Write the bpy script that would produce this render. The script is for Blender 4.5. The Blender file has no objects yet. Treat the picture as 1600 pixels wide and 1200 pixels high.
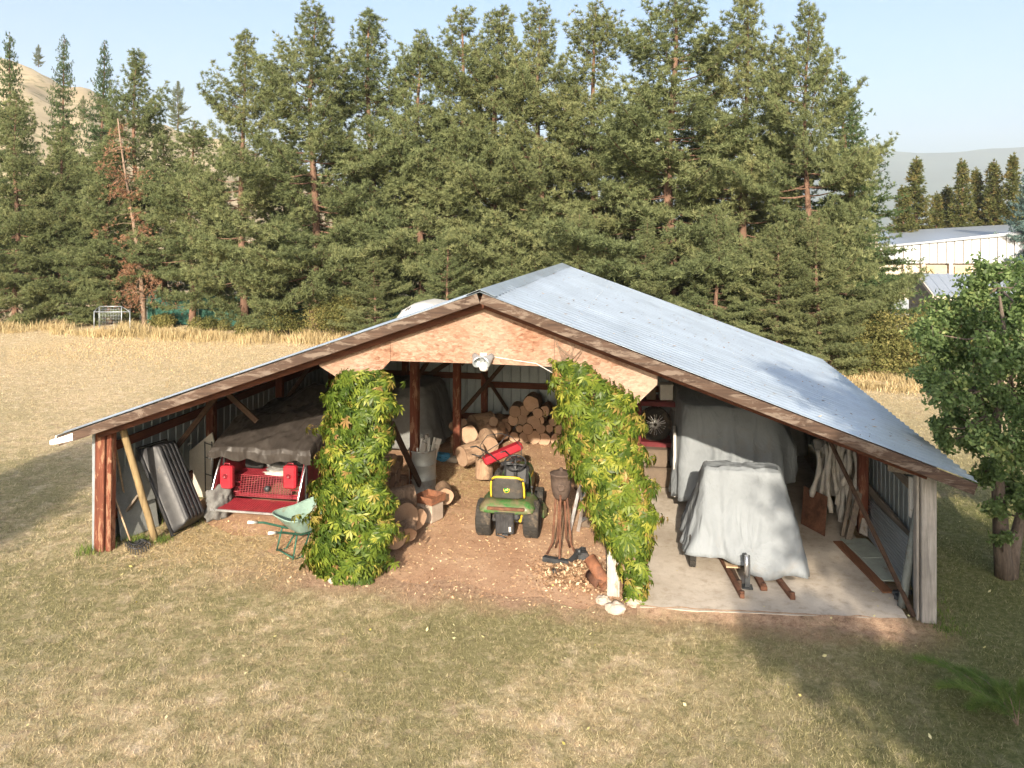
import bpy, math, random
import numpy as np
from mathutils import Vector, Matrix, Euler, noise
R = math.radians
S = bpy.context.scene
COL = S.collection
# ------------------------------------------------------------------ camera
cam_d = bpy.data.cameras.new('camera'); cam = bpy.data.objects.new('camera', cam_d); COL.objects.link(cam)
S.camera = cam
cam.location = (8.59, -10.84, 5.0); cam.rotation_euler = (R(90), 0, R(10.69))
cam_d.sensor_width = 36; cam_d.lens = 1220 / 1600 * 36
cam_d.shift_y = -(600 - 362) / 1600
cam_d.clip_start = .1; cam_d.clip_end = 20000
# ------------------------------------------------------------------ light
SUN_EL = R(22.2); SUN_AZ = R(-4.7)      # direction the light travels, measured from +Y towards +X
W = bpy.data.worlds.new('World'); S.world = W; W.use_nodes = True
nt = W.node_tree; nt.nodes.clear()
sky = nt.nodes.new('ShaderNodeTexSky'); sky.sky_type = 'NISHITA'; sky.sun_disc = False
sky.sun_elevation = SUN_EL; sky.sun_rotation = R(180) - SUN_AZ * -1
sky.air_density = 1.0; sky.dust_density = 4.5; sky.ozone_density = 3.0
bg = nt.nodes.new('ShaderNodeBackground'); bg.inputs[1].default_value = .15
ow = nt.nodes.new('ShaderNodeOutputWorld')
nt.links.new(sky.outputs[0], bg.inputs[0]); nt.links.new(bg.outputs[0], ow.inputs[0])
sl = bpy.data.lights.new('sun', 'SUN'); sl.energy = 5.0; sl.angle = R(.55); sl.color = (1, .87, .70)
so = bpy.data.objects.new('sun', sl); COL.objects.link(so)
SD = Vector((math.sin(SUN_AZ) * math.cos(SUN_EL), math.cos(SUN_AZ) * math.cos(SUN_EL), -math.sin(SUN_EL)))
so.rotation_euler = SD.to_track_quat('-Z', 'Y').to_euler(); so.location = (0, -40, 30)
S.view_settings.view_transform = 'Standard'; S.view_settings.look = 'None'
S.view_settings.exposure = .92; S.view_settings.gamma = 1
S.cycles.use_denoising = True
S.cycles.max_bounces = 8; S.cycles.transparent_max_bounces = 8; S.cycles.volume_bounces = 1
# ------------------------------------------------------------------ photo geometry
_A = R(10.69); _c, _s = math.cos(_A), math.sin(_A)
def _ray(px, py):
    a = (px - 800) / 1220
    return Vector((a * _c - _s, a * _s + _c, -(py - 362) / 1220))
def G(px, py, z=0.0):
    r = _ray(px, py); t = (z - 5) / r.z; return Vector((8.59 + t * r.x, -10.84 + t * r.y, z))
def PV(px, py, v):
    r = _ray(px, py); t = (v + 10.84) / r.y; return Vector((8.59 + t * r.x, v, 5 + t * r.z))
def PU(px, py, u):
    r = _ray(px, py); t = (u - 8.59) / r.x; return Vector((u, -10.84 + t * r.y, 5 + t * r.z))
def PD(px, py, d):                      # at a distance d along the view axis
    r = _ray(px, py); return Vector((8.59 + d * r.x, -10.84 + d * r.y, 5 + d * r.z))
# ------------------------------------------------------------------ object helpers
def thing(name, label, cat, loc=(0, 0, 0), rz=0, group=None):
    o = bpy.data.objects.new(name, None); COL.objects.link(o); o.empty_display_size = .2
    o.location = loc; o.rotation_euler = (0, 0, rz); o['label'] = label; o['category'] = cat
    if group: o['group'] = group
    return o
def tag(o, label, cat, group=None):
    o['label'] = label; o['category'] = cat
    if group: o['group'] = group
    return o
def kids(o, _m={}):
    return [c for c in bpy.data.objects if c.parent == o]
def copy_tree(o, parent=None):
    c = o.copy(); COL.objects.link(c)
    if parent: c.parent = parent
    for ch in kids(o):
        copy_tree(ch, c)
    return c
def root_mat(o):
    m = Matrix.Translation(o.location) @ o.rotation_euler.to_matrix().to_4x4() @ Matrix.Diagonal(o.scale).to_4x4()
    return root_mat(o.parent) @ m if o.parent else m
class MB:
    def __init__(s): s.v = []; s.f = []; s.sm = []
    def add(s, vs, fs, smooth=False):
        n = len(s.v); s.v += [tuple(p) for p in vs]
        for f in fs: s.f.append(tuple(i + n for i in f)); s.sm.append(smooth)
        return s
    def box(s, c, d, rot=None, bev=0):
        x, y, z = d[0] / 2, d[1] / 2, d[2] / 2
        if bev:
            b = min(bev, x * .9, y * .9, z * .9); vs = []; 
            for zz, q in ((-z, b), (-z + b, 0), (z - b, 0), (z, b)):
                X, Y = x - q, y - q; e = b if q == 0 else b * .5
                vs += [(-X + e, -Y, zz), (X - e, -Y, zz), (X, -Y + e, zz), (X, Y - e, zz), (X - e, Y, zz), (-X + e, Y, zz), (-X, Y - e, zz), (-X, -Y + e, zz)]
            fs = [tuple(range(7, -1, -1)), tuple(range(24, 32))]
            for k in range(3):
                for i in range(8): j = (i + 1) % 8; fs.append((k * 8 + i, k * 8 + j, k * 8 + 8 + j, k * 8 + 8 + i))
        else:
            vs = [(-x, -y, -z), (x, -y, -z), (x, y, -z), (-x, y, -z), (-x, -y, z), (x, -y, z), (x, y, z), (-x, y, z)]
            fs = [(0, 3, 2, 1), (4, 5, 6, 7), (0, 1, 5, 4), (1, 2, 6, 5), (2, 3, 7, 6), (3, 0, 4, 7)]
        m = Matrix.Translation(c)
        if rot is not None: m = m @ (Euler(rot).to_matrix().to_4x4() if not isinstance(rot, Matrix) else rot.to_4x4())
        return s.add([m @ Vector(p) for p in vs], fs)
    def bar(s, a, b, w, h, up=(0, 0, 1), bev=.004):      # rectangular timber from a to b
        a = Vector(a); b = Vector(b); d = b - a; L = d.length; y = d.normalized(); up = Vector(up)
        if abs(y.dot(up)) > .98: up = Vector((0, 1, 0))
        x = y.cross(up).normalized(); z = x.cross(y)
        m = Matrix((x, y, z)).transposed()
        return s.box((a + b) / 2, (w, L, h), m, bev)
    def tube(s, pts, r, n=10, caps=True, smooth=True, closed=False):
        pts = [Vector(p) for p in pts]; N = len(pts)
        rr = r if hasattr(r, '__len__') else [r] * N
        vs = []; fs = []; px = None
        for i, p in enumerate(pts):
            if closed: t = (pts[(i + 1) % N] - pts[i - 1]).normalized()
            else: t = (pts[min(i + 1, N - 1)] - pts[max(i - 1, 0)])
            t = t.normalized() if t.length > 1e-9 else Vector((0, 0, 1))
            if px is None: px = t.orthogonal().normalized()
            px = (px - t * px.dot(t)); px = px.normalized() if px.length > 1e-6 else t.orthogonal().normalized()
            q = t.cross(px)
            for k in range(n):
                a = 2 * math.pi * k / n; vs.append(p + (px * math.cos(a) + q * math.sin(a)) * rr[i])
        for i in range(N if closed else N - 1):
            j = (i + 1) % N
            for k in range(n):
                l = (k + 1) % n; fs.append((i * n + k, i * n + l, j * n + l, j * n + k))
        s.add(vs, fs, smooth)
        if caps and not closed:
            m = len(s.v) - len(vs)
            s.f.append(tuple(m + k for k in range(n - 1, -1, -1))); s.sm.append(False)
            s.f.append(tuple(m + (N - 1) * n + k for k in range(n))); s.sm.append(False)
        return s
    def lathe(s, prof, c=(0, 0, 0), axis='Z', n=28, m=None, smooth=True):   # prof: [(r, h)]
        vs = []; fs = []
        B = {'Z': Matrix.Identity(3), 'X': Matrix(((0, 0, 1), (0, 1, 0), (-1, 0, 0))), 'Y': Matrix(((1, 0, 0), (0, 0, 1), (0, -1, 0)))}[axis] if m is None else m
        for r, h in prof:
            for k in range(n):
                a = 2 * math.pi * k / n; vs.append(B @ Vector((r * math.cos(a), r * math.sin(a), h)) + Vector(c))
        for i in range(len(prof) - 1):
            for k in range(n):
                l = (k + 1) % n; fs.append((i * n + k, i * n + l, (i + 1) * n + l, (i + 1) * n + k))
        s.add(vs, fs, smooth)
        m0 = len(s.v) - len(vs)
        if prof[0][0] > 1e-5: s.f.append(tuple(m0 + k for k in range(n - 1, -1, -1))); s.sm.append(False)
        if prof[-1][0] > 1e-5: s.f.append(tuple(m0 + (len(prof) - 1) * n + k for k in range(n))); s.sm.append(False)
        return s
    def prism(s, poly, ax, a, b, smooth=False):          # 2-D outline extruded along an axis: ax 'Y' -> poly is (x,z)
        n = len(poly); P = {'Y': lambda p, t: (p[0], t, p[1]), 'X': lambda p, t: (t, p[0], p[1]), 'Z': lambda p, t: (p[0], p[1], t)}[ax]
        vs = [P(p, a) for p in poly] + [P(p, b) for p in poly]
        fs = [tuple(range(n)), tuple(range(2 * n - 1, n - 1, -1))] + [(i, i + n, (i + 1) % n + n, (i + 1) % n) for i in range(n)]
        return s.add(vs, fs, smooth)
    def grid(s, nx, ny, fn, smooth=True, thick=0):
        vs = [Vector(fn(i / nx, j / ny)) for j in range(ny + 1) for i in range(nx + 1)]
        w = nx + 1
        fs = [(j * w + i, j * w + i + 1, (j + 1) * w + i + 1, (j + 1) * w + i) for j in range(ny) for i in range(nx)]
        return s.add(vs, fs, smooth)
    def build(s, name, mat, parent=None, world=False, solid=0, sub=0):
        me = bpy.data.meshes.new(name)
        vs = s.v
        if world and parent is not None:
            mi = root_mat(parent).inverted(); vs = [tuple(mi @ Vector(p)) for p in vs]
        me.from_pydata(vs, [], s.f); me.polygons.foreach_set('use_smooth', s.sm)
        if mat: me.materials.append(mat)
        me.update()
        o = bpy.data.objects.new(name, me); COL.objects.link(o)
        if parent is not None: o.parent = parent
        if solid:
            md = o.modifiers.new('s', 'SOLIDIFY'); md.thickness = solid; md.offset = -1
        if sub:
            md = o.modifiers.new('u', 'SUBSURF'); md.levels = sub; md.render_levels = sub
        return o
def np_mesh(name, verts, nper, mat, parent=None, t=None, smooth=False, faces=None):
    """verts (N,3) ; faces of nper vertices each laid out in order; t one value per vertex"""
    me = bpy.data.meshes.new(name); n = len(verts)
    me.vertices.add(n); me.vertices.foreach_set('co', np.asarray(verts, np.float32).ravel())
    if faces is None: faces = np.arange(n, dtype=np.int32)
    faces = np.asarray(faces, np.int32).ravel(); nf = len(faces) // nper
    me.loops.add(nf * nper); me.loops.foreach_set('vertex_index', faces)
    me.polygons.add(nf); me.polygons.foreach_set('loop_start', np.arange(nf, dtype=np.int32) * nper)
    me.polygons.foreach_set('loop_total', np.full(nf, nper, np.int32))
    if smooth: me.polygons.foreach_set('use_smooth', np.ones(nf, bool))
    if t is not None:
        a = me.attributes.new('t', 'FLOAT', 'POINT'); a.data.foreach_set('value', np.asarray(t, np.float32))
    me.update(calc_edges=True); me.materials.append(mat)
    o = bpy.data.objects.new(name, me); COL.objects.link(o)
    if parent is not None: o.parent = parent
    return o
def setting(o): o['kind'] = 'structure'; return o
def stuff(o): o['kind'] = 'stuff'; return o
# ------------------------------------------------------------------ materials
def lin(c): return tuple(x / 12.92 if x <= .04045 else ((x + .055) / 1.055) ** 2.4 for x in c)
class M:
    """small node builder"""
    def __init__(s, name, rough=.8, metal=0, spec=.3):
        s.m = bpy.data.materials.new(name); s.m.use_nodes = True; s.t = s.m.node_tree; s.n = s.t.nodes
        s.b = s.n['Principled BSDF']; s.b.inputs['Roughness'].default_value = rough; s.b.inputs['Metallic'].default_value = metal
        s.b.inputs['Specular IOR Level'].default_value = spec
        s.tc = s.n.new('ShaderNodeTexCoord'); s.bumps = None
        s.coord = s.tc.outputs['Object']
    def L(s, a, b): s.t.links.new(a, b)
    def geo(s): g = s.n.new('ShaderNodeNewGeometry'); s.coord = g.outputs['Position']; return s
    def map(s, scale=(1, 1, 1), rot=(0, 0, 0)):
        m = s.n.new('ShaderNodeMapping'); m.inputs['Scale'].default_value = scale; m.inputs['Rotation'].default_value = rot
        s.L(s.coord, m.inputs[0]); return m.outputs[0]
    def noise(s, scale=5, detail=4, rough=.6, vec=None, dist=0):
        n = s.n.new('ShaderNodeTexNoise'); n.inputs['Scale'].default_value = scale; n.inputs['Detail'].default_value = detail
        n.inputs['Roughness'].default_value = rough; n.inputs['Distortion'].default_value = dist
        s.L(vec or s.coord, n.inputs['Vector']); return n.outputs['Fac']
    def vor(s, scale=5, vec=None, out='Color', feat='F1'):
        n = s.n.new('ShaderNodeTexVoronoi'); n.inputs['Scale'].default_value = scale; n.feature = feat
        s.L(vec or s.coord, n.inputs['Vector']); return n.outputs[out]
    def wave(s, scale=5, dist=2, vec=None, typ='BANDS', dr='X', detail=2, dscale=1.0):
        n = s.n.new('ShaderNodeTexWave'); n.wave_type = typ; n.inputs['Scale'].default_value = scale
        if typ == 'BANDS': n.bands_direction = dr
        else: n.rings_direction = dr
        n.inputs['Distortion'].default_value = dist; n.inputs['Detail'].default_value = detail; n.inputs['Detail Scale'].default_value = dscale
        s.L(vec or s.coord, n.inputs['Vector']); return n.outputs['Fac']
    def attr(s, name='t'):
        n = s.n.new('ShaderNodeAttribute'); n.attribute_name = name; return n.outputs['Fac']
    def rnd(s):
        n = s.n.new('ShaderNodeObjectInfo'); return n.outputs['Random']
    def ramp(s, fac, stops, interp='LINEAR'):
        r = s.n.new('ShaderNodeValToRGB'); e = r.color_ramp; e.interpolation = interp
        while len(e.elements) < len(stops): e.elements.new(.5)
        for i, (p, c) in enumerate(stops):
            e.elements[i].position = p
            if not hasattr(c, '__len__'): c = (c, c, c)
            e.elements[i].color = (*c[:3], 1)
        s.L(fac, r.inputs[0]); return r.outputs[0]
    def mix(s, fac, a, b, mode='MIX'):
        m = s.n.new('ShaderNodeMix'); m.data_type = 'RGBA'; m.blend_type = mode
        for k, x in ((0, fac), (6, a), (7, b)):
            if hasattr(x, 'default_value') or hasattr(x, 'links'): s.L(x, m.inputs[k])
            elif k == 0: m.inputs[0].default_value = x
            else: m.inputs[k].default_value = (*(x if hasattr(x, '__len__') else (x, x, x))[:3], 1)
        return m.outputs[2]
    def math(s, op, a, b=0):
        m = s.n.new('ShaderNodeMath'); m.operation = op
        for k, x in ((0, a), (1, b)):
            if hasattr(x, 'links'): s.L(x, m.inputs[k])
            else: m.inputs[k].default_value = x
        return m.outputs[0]
    def sep(s, i):
        n = s.n.new('ShaderNodeSeparateXYZ'); s.L(s.coord, n.inputs[0]); return n.outputs[i]
    def color(s, c):
        if hasattr(c, 'links'): s.L(c, s.b.inputs['Base Color'])
        else: s.b.inputs['Base Color'].default_value = (*c, 1)
        return s
    def rough(s, c): s.L(c, s.b.inputs['Roughness']); return s
    def bump(s, h, strength=.3, dist=.02):
        n = s.n.new('ShaderNodeBump'); n.inputs['Strength'].default_value = strength; n.inputs['Distance'].default_value = dist
        s.L(h, n.inputs['Height'])
        if s.bumps is not None: s.L(s.bumps.outputs[0], n.inputs['Normal'])
        s.bumps = n; s.L(n.outputs[0], s.b.inputs['Normal']); return s
    def translucent(s, col, fac=.35):
        tr = s.n.new('ShaderNodeBsdfTranslucent'); mx = s.n.new('ShaderNodeMixShader'); mx.inputs[0].default_value = fac
        if hasattr(col, 'links'): s.L(col, tr.inputs[0])
        else: tr.inputs[0].default_value = (*col, 1)
        out = s.n['Material Output']; s.L(s.b.outputs[0], mx.inputs[1]); s.L(tr.outputs[0], mx.inputs[2]); s.L(mx.outputs[0], out.inputs[0]); return s
MAT = {}
def simple(name, c, rough=.6, metal=0, var=.25, scale=6, bump=.15, spec=.3, dirt=None):
    """a plain surface with slight mottling, a speckle and, if asked, patches of dirt or rust"""
    m = M(name, rough, metal, spec)
    a = m.noise(scale, 6, .65); b = m.noise(scale * 9, 3, .6)
    lo = tuple(x * (1 - var) for x in c); hi = tuple(min(1, x * (1 + var * .8)) for x in c)
    col = m.ramp(a, [(.3, lo), (.7, hi)]); col = m.mix(.35, col, m.ramp(b, [(.35, .75), (.65, 1.15)]), 'MULTIPLY')
    if dirt:
        dc, amt = dirt; d = m.noise(scale * .7, 8, .75, dist=.4)
        col = m.mix(m.ramp(d, [(.62 - amt * .35, 0), (.74 - amt * .25, .9)]), col, dc)
    m.color(col); m.rough(m.ramp(a, [(.3, max(0.05, rough - .1)), (.7, min(1, rough + .12))]))
    if bump: m.bump(b, bump, .004)
    MAT[name] = m.m; return m.m
def wood(name, lo, hi, axis='Z', grain=28, rough=.85, extra=None):
    m = M(name, rough); st = {'X': (.06, 1, 1), 'Y': (1, .06, 1), 'Z': (1, 1, .06)}[axis]
    v = m.map(st); a = m.noise(grain, 6, .7, v, .6); b = m.noise(3, 4, .6)
    col = m.ramp(a, [(.28, lo), (.5, tuple((x + y) / 2 for x, y in zip(lo, hi))), (.72, hi)])
    col = m.mix(.5, col, m.ramp(b, [(.3, .6), (.7, 1.25)]), 'MULTIPLY')
    if extra:                       # flaking paint or weathering
        c, amt = extra; v2 = m.map({'X': (.25, 1, 1), 'Y': (1, .25, 1), 'Z': (1, 1, .25)}[axis])
        col = m.mix(m.ramp(m.noise(9, 7, .75, v2, .5), [(.6 - amt * .3, 0), (.66 - amt * .3, 1)]), col, c)
    m.color(col); m.bump(a, .5, .006); MAT[name] = m.m; return m.m
# ------------------------------------------------------------------ materials of the place
wood('red_wood', (.075, .022, .012), (.19, .062, .035), 'Z', extra=((.26, .14, .085), .25))
wood('red_wood_x', (.055, .02, .012), (.16, .06, .035), 'X')
wood('red_wood_y', (.055, .02, .012), (.17, .06, .038), 'Y')
wood('dark_wood_x', (.03, .018, .012), (.10, .06, .04), 'X')
wood('fascia_wood', (.035, .022, .016), (.105, .066, .046), 'X', extra=((.15, .115, .09), .3))
wood('grey_wood', (.17, .155, .14), (.40, .37, .33), 'Z')
wood('grey_wood_y', (.10, .085, .07), (.28, .23, .18), 'Y')
wood('yellow_pole', (.17, .12, .06), (.34, .25, .13), 'Z')
wood('pale_wood', (.36, .25, .15), (.62, .46, .31), 'Y')
wood('brown_strip', (.12, .05, .025), (.26, .12, .06), 'Y')
def osb():
    m = M('osb_board', .8)
    v = m.map((1, 1, 2.2)); a = m.vor(26, v); b = m.vor(11, m.map((1.2, 1, 2.6), (0, R(25), 0)))
    n = m.noise(1.6, 5, .6)
    sep = m.n.new('ShaderNodeSeparateColor'); m.L(a, sep.inputs[0])
    sp2 = m.n.new('ShaderNodeSeparateColor'); m.L(b, sp2.inputs[0])
    c = m.ramp(sep.outputs[0], [(0, (.17, .09, .06)), (.5, (.27, .17, .12)), (1, (.37, .265, .20))])
    c = m.mix(.45, c, m.ramp(sp2.outputs[0], [(0, (.17, .085, .05)), (.35, (.28, .18, .125)), (1, (.42, .32, .25))]))
    c = m.mix(m.ramp(n, [(.38, 0), (.62, .55)]), c, (.70, .42, .26), 'MULTIPLY')
    k = m.noise(5, 7, .8, m.map((1, 1, 2.5), (0, R(15), 0)), 1.2)
    c = m.mix(m.ramp(k, [(.66, 0), (.74, .8)]), c, (.16, .075, .04))
    k2 = m.noise(.9, 3, .5); c = m.mix(m.ramp(k2, [(.45, 0), (.7, .5)]), c, (.40, .315, .25))
    m.color(c); m.bump(sep.outputs[1], .35, .004); MAT['osb'] = m.m
osb()
def steel(name, base, rough, rust=.12, metal=.75, spec=.5):
    m = M(name, rough, metal, spec)
    a = m.noise(1.3, 5, .6); b = m.noise(14, 6, .7); c0 = m.vor(60, out='Color')
    s2 = m.n.new('ShaderNodeSeparateColor'); m.L(c0, s2.inputs[0])
    c = m.ramp(a, [(.3, tuple(x * .86 for x in base)), (.7, tuple(x * 1.1 for x in base))])
    c = m.mix(.25, c, m.ramp(s2.outputs[0], [(0, .8), (1, 1.15)]), 'MULTIPLY')
    st = m.noise(2.2, 6, .7, m.map((1, .25, 1)))
    c = m.mix(m.ramp(st, [(.6, 0), (.8, .35)]), c, (.30, .29, .27))
    if rust: c = m.mix(m.ramp(m.noise(3, 9, .82), [(.70 - rust * .5, 0), (.78 - rust * .5, .9)]), c, (.16, .07, .035))
    m.color(c); m.rough(m.ramp(b, [(.3, rough - .08), (.7, rough + .14)])); m.bump(m.noise(5, 3, .5), .08, .01); MAT[name] = m.m
steel('roof_steel', (.44, .51, .57), .33, .0, .45)
steel('wall_steel', (.27, .31, .32), .5, .0, .5)
steel('galv_steel', (.40, .44, .47), .45, .1, .6)
simple('white_trim', (.80, .80, .78), .5, var=.08)
def concrete():
    m = M('concrete', .9)
    a = m.noise(.8, 6, .65); b = m.noise(7, 8, .7); f = m.noise(90, 3, .6)
    c = m.ramp(a, [(.3, (.34, .29, .23)), (.55, (.52, .46, .385)), (.75, (.60, .55, .48))])
    c = m.mix(m.ramp(b, [(.5, 0), (.75, .6)]), c, (.23, .17, .11))
    c = m.mix(.3, c, m.ramp(f, [(.3, .75), (.7, 1.2)]), 'MULTIPLY')
    st = m.vor(1.1, out='Distance'); c = m.mix(m.ramp(st, [(.06, .75), (.11, 0)]), c, (.10, .085, .07))
    m.color(c); m.bump(b, .2, .01); m.bump(f, .2, .003); MAT['concrete'] = m.m
concrete()
def lawn_mask(m):
    """greener near the shed and right of it, dry towards the field; broken up in patches"""
    big = m.noise(.22, 4, .55); mid = m.noise(3.2, 7, .8); x = m.sep(0); y = m.sep(1)
    n = m.math('ADD', m.math('MULTIPLY', big, .5), m.math('MULTIPLY', mid, .62))
    gr = m.ramp(n, [(.475, 0), (.62, 1)]); gr2 = m.ramp(n, [(.30, .5), (.48, 1)])
    near = m.ramp(m.math('MULTIPLY', m.math('ADD', y, 11), 1 / 34), [(0, .55), (.28, .75), (.4, .7), (.6, .32), (1, .12)])
    rt = m.ramp(m.math('MULTIPLY', m.math('SUBTRACT', x, 7.8), 1 / 4), [(0, 0), (1, 1)])
    ry = m.ramp(m.math('MULTIPLY', m.math('ADD', y, 6), 1 / 24), [(0, 1), (.42, 1), (.62, .5), (1, .1)])
    return m.mix(rt, m.mix(1, gr, near, 'MULTIPLY'), m.mix(1, gr2, ry, 'MULTIPLY'))
def lawn_color(m, dry, grn):
    k = lawn_mask(m); c = m.mix(k, dry, grn); inv = m.ramp(k, [(0, 1), (1, .15)])
    c = m.mix(m.mix(1, inv, m.ramp(m.noise(2.6, 6, .75), [(.54, 0), (.63, .7)]), 'MULTIPLY'), c, (.74, .60, .43))
    c = m.mix(m.mix(1, inv, m.ramp(m.noise(4.1, 6, .8), [(.54, 0), (.63, .7)]), 'MULTIPLY'), c, (.28, .195, .145))
    c = m.mix(m.ramp(m.noise(.6, 7, .75), [(.60, 0), (.72, .5)]), c, (.36, .25, .18))
    # trodden earth along the front of the shed
    x = m.sep(0); y = m.sep(1); n = m.noise(1.6, 6, .7)
    ym = m.ramp(m.math('ADD', m.math('MULTIPLY', m.math('ADD', y, 1.5), .55), m.math('MULTIPLY', m.math('SUBTRACT', n, .5), .9)), [(.30, 0), (.62, .95)])
    xm = m.ramp(m.math('MULTIPLY', m.math('ADD', x, m.math('MULTIPLY', n, 1.5)), 1 / 14), [(.20, 0), (.33, 1), (.88, 1), (.93, 0)])
    yb = m.ramp(m.math('MULTIPLY', y, 1 / 10), [(.8, 1), (.9, 0)])
    return m.mix(m.mix(1, m.mix(1, ym, xm, 'MULTIPLY'), yb, 'MULTIPLY'), c, m.ramp(m.noise(11, 8, .75), [(.35, (.24, .15, .10)), (.5, (.46, .30, .20)), (.7, (.58, .42, .29))]))
def ground():
    m = M('lawn_ground', .95, spec=.1).geo(); sm = m.noise(12, 6, .75); fine = m.noise(75, 4, .75)
    dry = m.ramp(sm, [(.25, (.32, .22, .13)), (.5, (.60, .47, .28)), (.75, (.80, .66, .46))])
    grn = m.ramp(sm, [(.25, (.07, .08, .028)), (.5, (.17, .175, .065)), (.8, (.36, .32, .16))])
    c = m.mix(.7, lawn_color(m, dry, grn), m.ramp(fine, [(.3, .5), (.7, 1.4)]), 'MULTIPLY')
    m.color(c); m.bump(fine, .8, .03); m.bump(sm, .6, .04); MAT['ground'] = m.m
ground()
def dirt():
    m = M('dirt_floor', .95, spec=.1)
    a = m.noise(1.2, 6, .65); b = m.noise(11, 8, .75); f = m.noise(80, 3, .7); w = m.noise(30, 4, .7, m.map((1, 3.2, 1), (0, 0, R(20))))
    c = m.ramp(a, [(.3, (.36, .21, .13)), (.55, (.48, .31, .20)), (.75, (.60, .43, .30))])
    c = m.mix(m.ramp(b, [(.52, 0), (.66, .6)]), c, (.20, .12, .075)); c = m.mix(m.ramp(w, [(.60, 0), (.68, .8)]), c, (.70, .54, .37))
    c = m.mix(.45, c, m.ramp(f, [(.3, .65), (.7, 1.3)]), 'MULTIPLY')
    m.color(c); m.bump(b, .5, .02); m.bump(f, .5, .006); MAT['dirt'] = m.m
dirt()
def barkm(name, lo, hi, sc=9):
    m = M(name, .95, spec=.1); v = m.map((1, 1, .22)); a = m.noise(sc, 6, .7, v, .8); b = m.noise(2, 3)
    c = m.ramp(a, [(.3, lo), (.55, tuple((x + y) / 2 for x, y in zip(lo, hi))), (.75, hi)]); c = m.mix(.5, c, m.ramp(b, [(.3, .7), (.7, 1.2)]), 'MULTIPLY')
    m.color(c); m.bump(a, .8, .03); MAT[name] = m.m
barkm('pine_bark', (.08, .05, .038), (.29, .175, .12), 7)
barkm('pear_bark', (.075, .058, .046), (.22, .175, .14), 16)
barkm('dead_bark', (.16, .11, .08), (.36, .27, .2), 9)
def foliage(name, stops, tr=.25, trc=(.12, .16, .03), rough=.7, big=.0):
    m = M(name, rough, spec=.2); c = m.ramp(m.attr('t'), stops)
    n = m.noise(.55, 3, .6); c = m.mix(.55, c, m.ramp(n, [(.3, (.72, .78, .7)), (.7, (1.25, 1.18, 1.05))]), 'MULTIPLY')
    c = m.mix(.35, c, m.ramp(m.rnd(), [(0, (.75, .85, .8)), (1, (1.2, 1.1, 1.0))]), 'MULTIPLY')
    m.color(c); m.translucent(trc, tr); MAT[name] = m.m
foliage('pine_needles', [(0, (.085, .108, .056)), (.45, (.155, .185, .088)), (.8, (.24, .262, .130)), (1, (.33, .32, .17))], .3, (.20, .23, .09))
foliage('spruce_needles', [(0, (.035, .06, .028)), (.5, (.07, .11, .045)), (1, (.13, .17, .07))], .2, (.08, .13, .05))
foliage('blue_needles', [(0, (.06, .10, .10)), (.5, (.11, .17, .17)), (1, (.2, .27, .27))], .1, (.08, .12, .1))
foliage('cedar_leaves', [(0, (.05, .065, .025)), (.5, (.10, .115, .04)), (1, (.20, .15, .06))], .2, (.1, .11, .03))
foliage('dead_needles', [(0, (.16, .08, .05)), (.5, (.30, .16, .10)), (1, (.45, .28, .19))], .2, (.3, .16, .1))
foliage('vine_leaves', [(0, (.03, .055, .012)), (.4, (.075, .12, .02)), (.7, (.18, .23, .035)), (.93, (.34, .34, .06)), (1, (.32, .17, .08))], .3, (.18, .28, .03), .4)
foliage('pear_leaves', [(0, (.075, .115, .05)), (.5, (.15, .22, .09)), (.85, (.25, .33, .14)), (1, (.36, .40, .16))], .45, (.16, .25, .06), .4)
foliage('bush_leaves', [(0, (.07, .08, .025)), (.5, (.16, .16, .055)), (1, (.32, .27, .11))], .3, (.2, .18, .06))
foliage('dry_grass', [(0, (.26, .19, .10)), (.5, (.50, .38, .21)), (1, (.74, .60, .38))], .3, (.45, .34, .18))
# ------------------------------------------------------------------ ground
def flat(name, pts, z, mat, thick=0):
    b = MB()
    if thick: b.prism([(p[0], p[1]) for p in pts], 'Z', z - thick, z)
    else: b.add([(p[0], p[1], z) for p in pts], [tuple(range(len(pts)))])
    return b.build(name, mat)
# one sheet to the horizon, gently uneven near by
b = MB(); xs = [-9000, -3000, -900, -300, -120] + list(np.arange(-60, 61, 2.0)) + [120, 300, 900, 3000, 9000]
ys = [-60, -30] + list(np.arange(-20, 61, 2.0)) + [90, 150, 400, 1000, 3000, 9000]
def gz(x, y):
    if abs(x) > 70 or abs(y) > 70: return 0
    d = max(0, max(-2 - x, x - 14, -2.5 - y, y - 10)); k = min(1, d / 6)
    return k * .12 * noise.noise((x * .13, y * .13, 3))
vs = [(x, y, gz(x, y)) for y in ys for x in xs]; w = len(xs)
b.add(vs, [(j * w + i, j * w + i + 1, (j + 1) * w + i + 1, (j + 1) * w + i) for j in range(len(ys) - 1) for i in range(w - 1)], True)
setting(b.build('ground', MAT['ground']))
random.seed(5)
def wob(pts, amp=.12, n=10):
    out = []
    for i in range(len(pts)):
        a = Vector(pts[i]); c = Vector(pts[(i + 1) % len(pts)])
        for k in range(n):
            p = a.lerp(c, k / n); q = noise.noise((p.x * 1.7, p.y * 1.7, 0)); out.append((p.x + amp * q, p.y + amp * noise.noise((p.x * 1.7, p.y * 1.7, 9))))
    return out
setting(flat('dirt_floor', wob([(.15, 1.5), (2.4, .9), (3.6, -.1), (4.6, .0), (6.2, -.15), (7.6, -.35), (8.28, -.2), (8.28, 8.3), (.15, 8.3)], .45), .006, MAT['dirt']))
setting(flat('concrete_slab', wob([(8.34, -.42), (11.72, -.12), (11.72, 8.3), (8.34, 8.3)], .05, 14), .05, MAT['concrete'], .1))
b = MB(); so_ = [(8.30 + 3.45 * i / 60, -.40 + .28 * (i / 60) ) for i in range(61)]
vs = []
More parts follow.
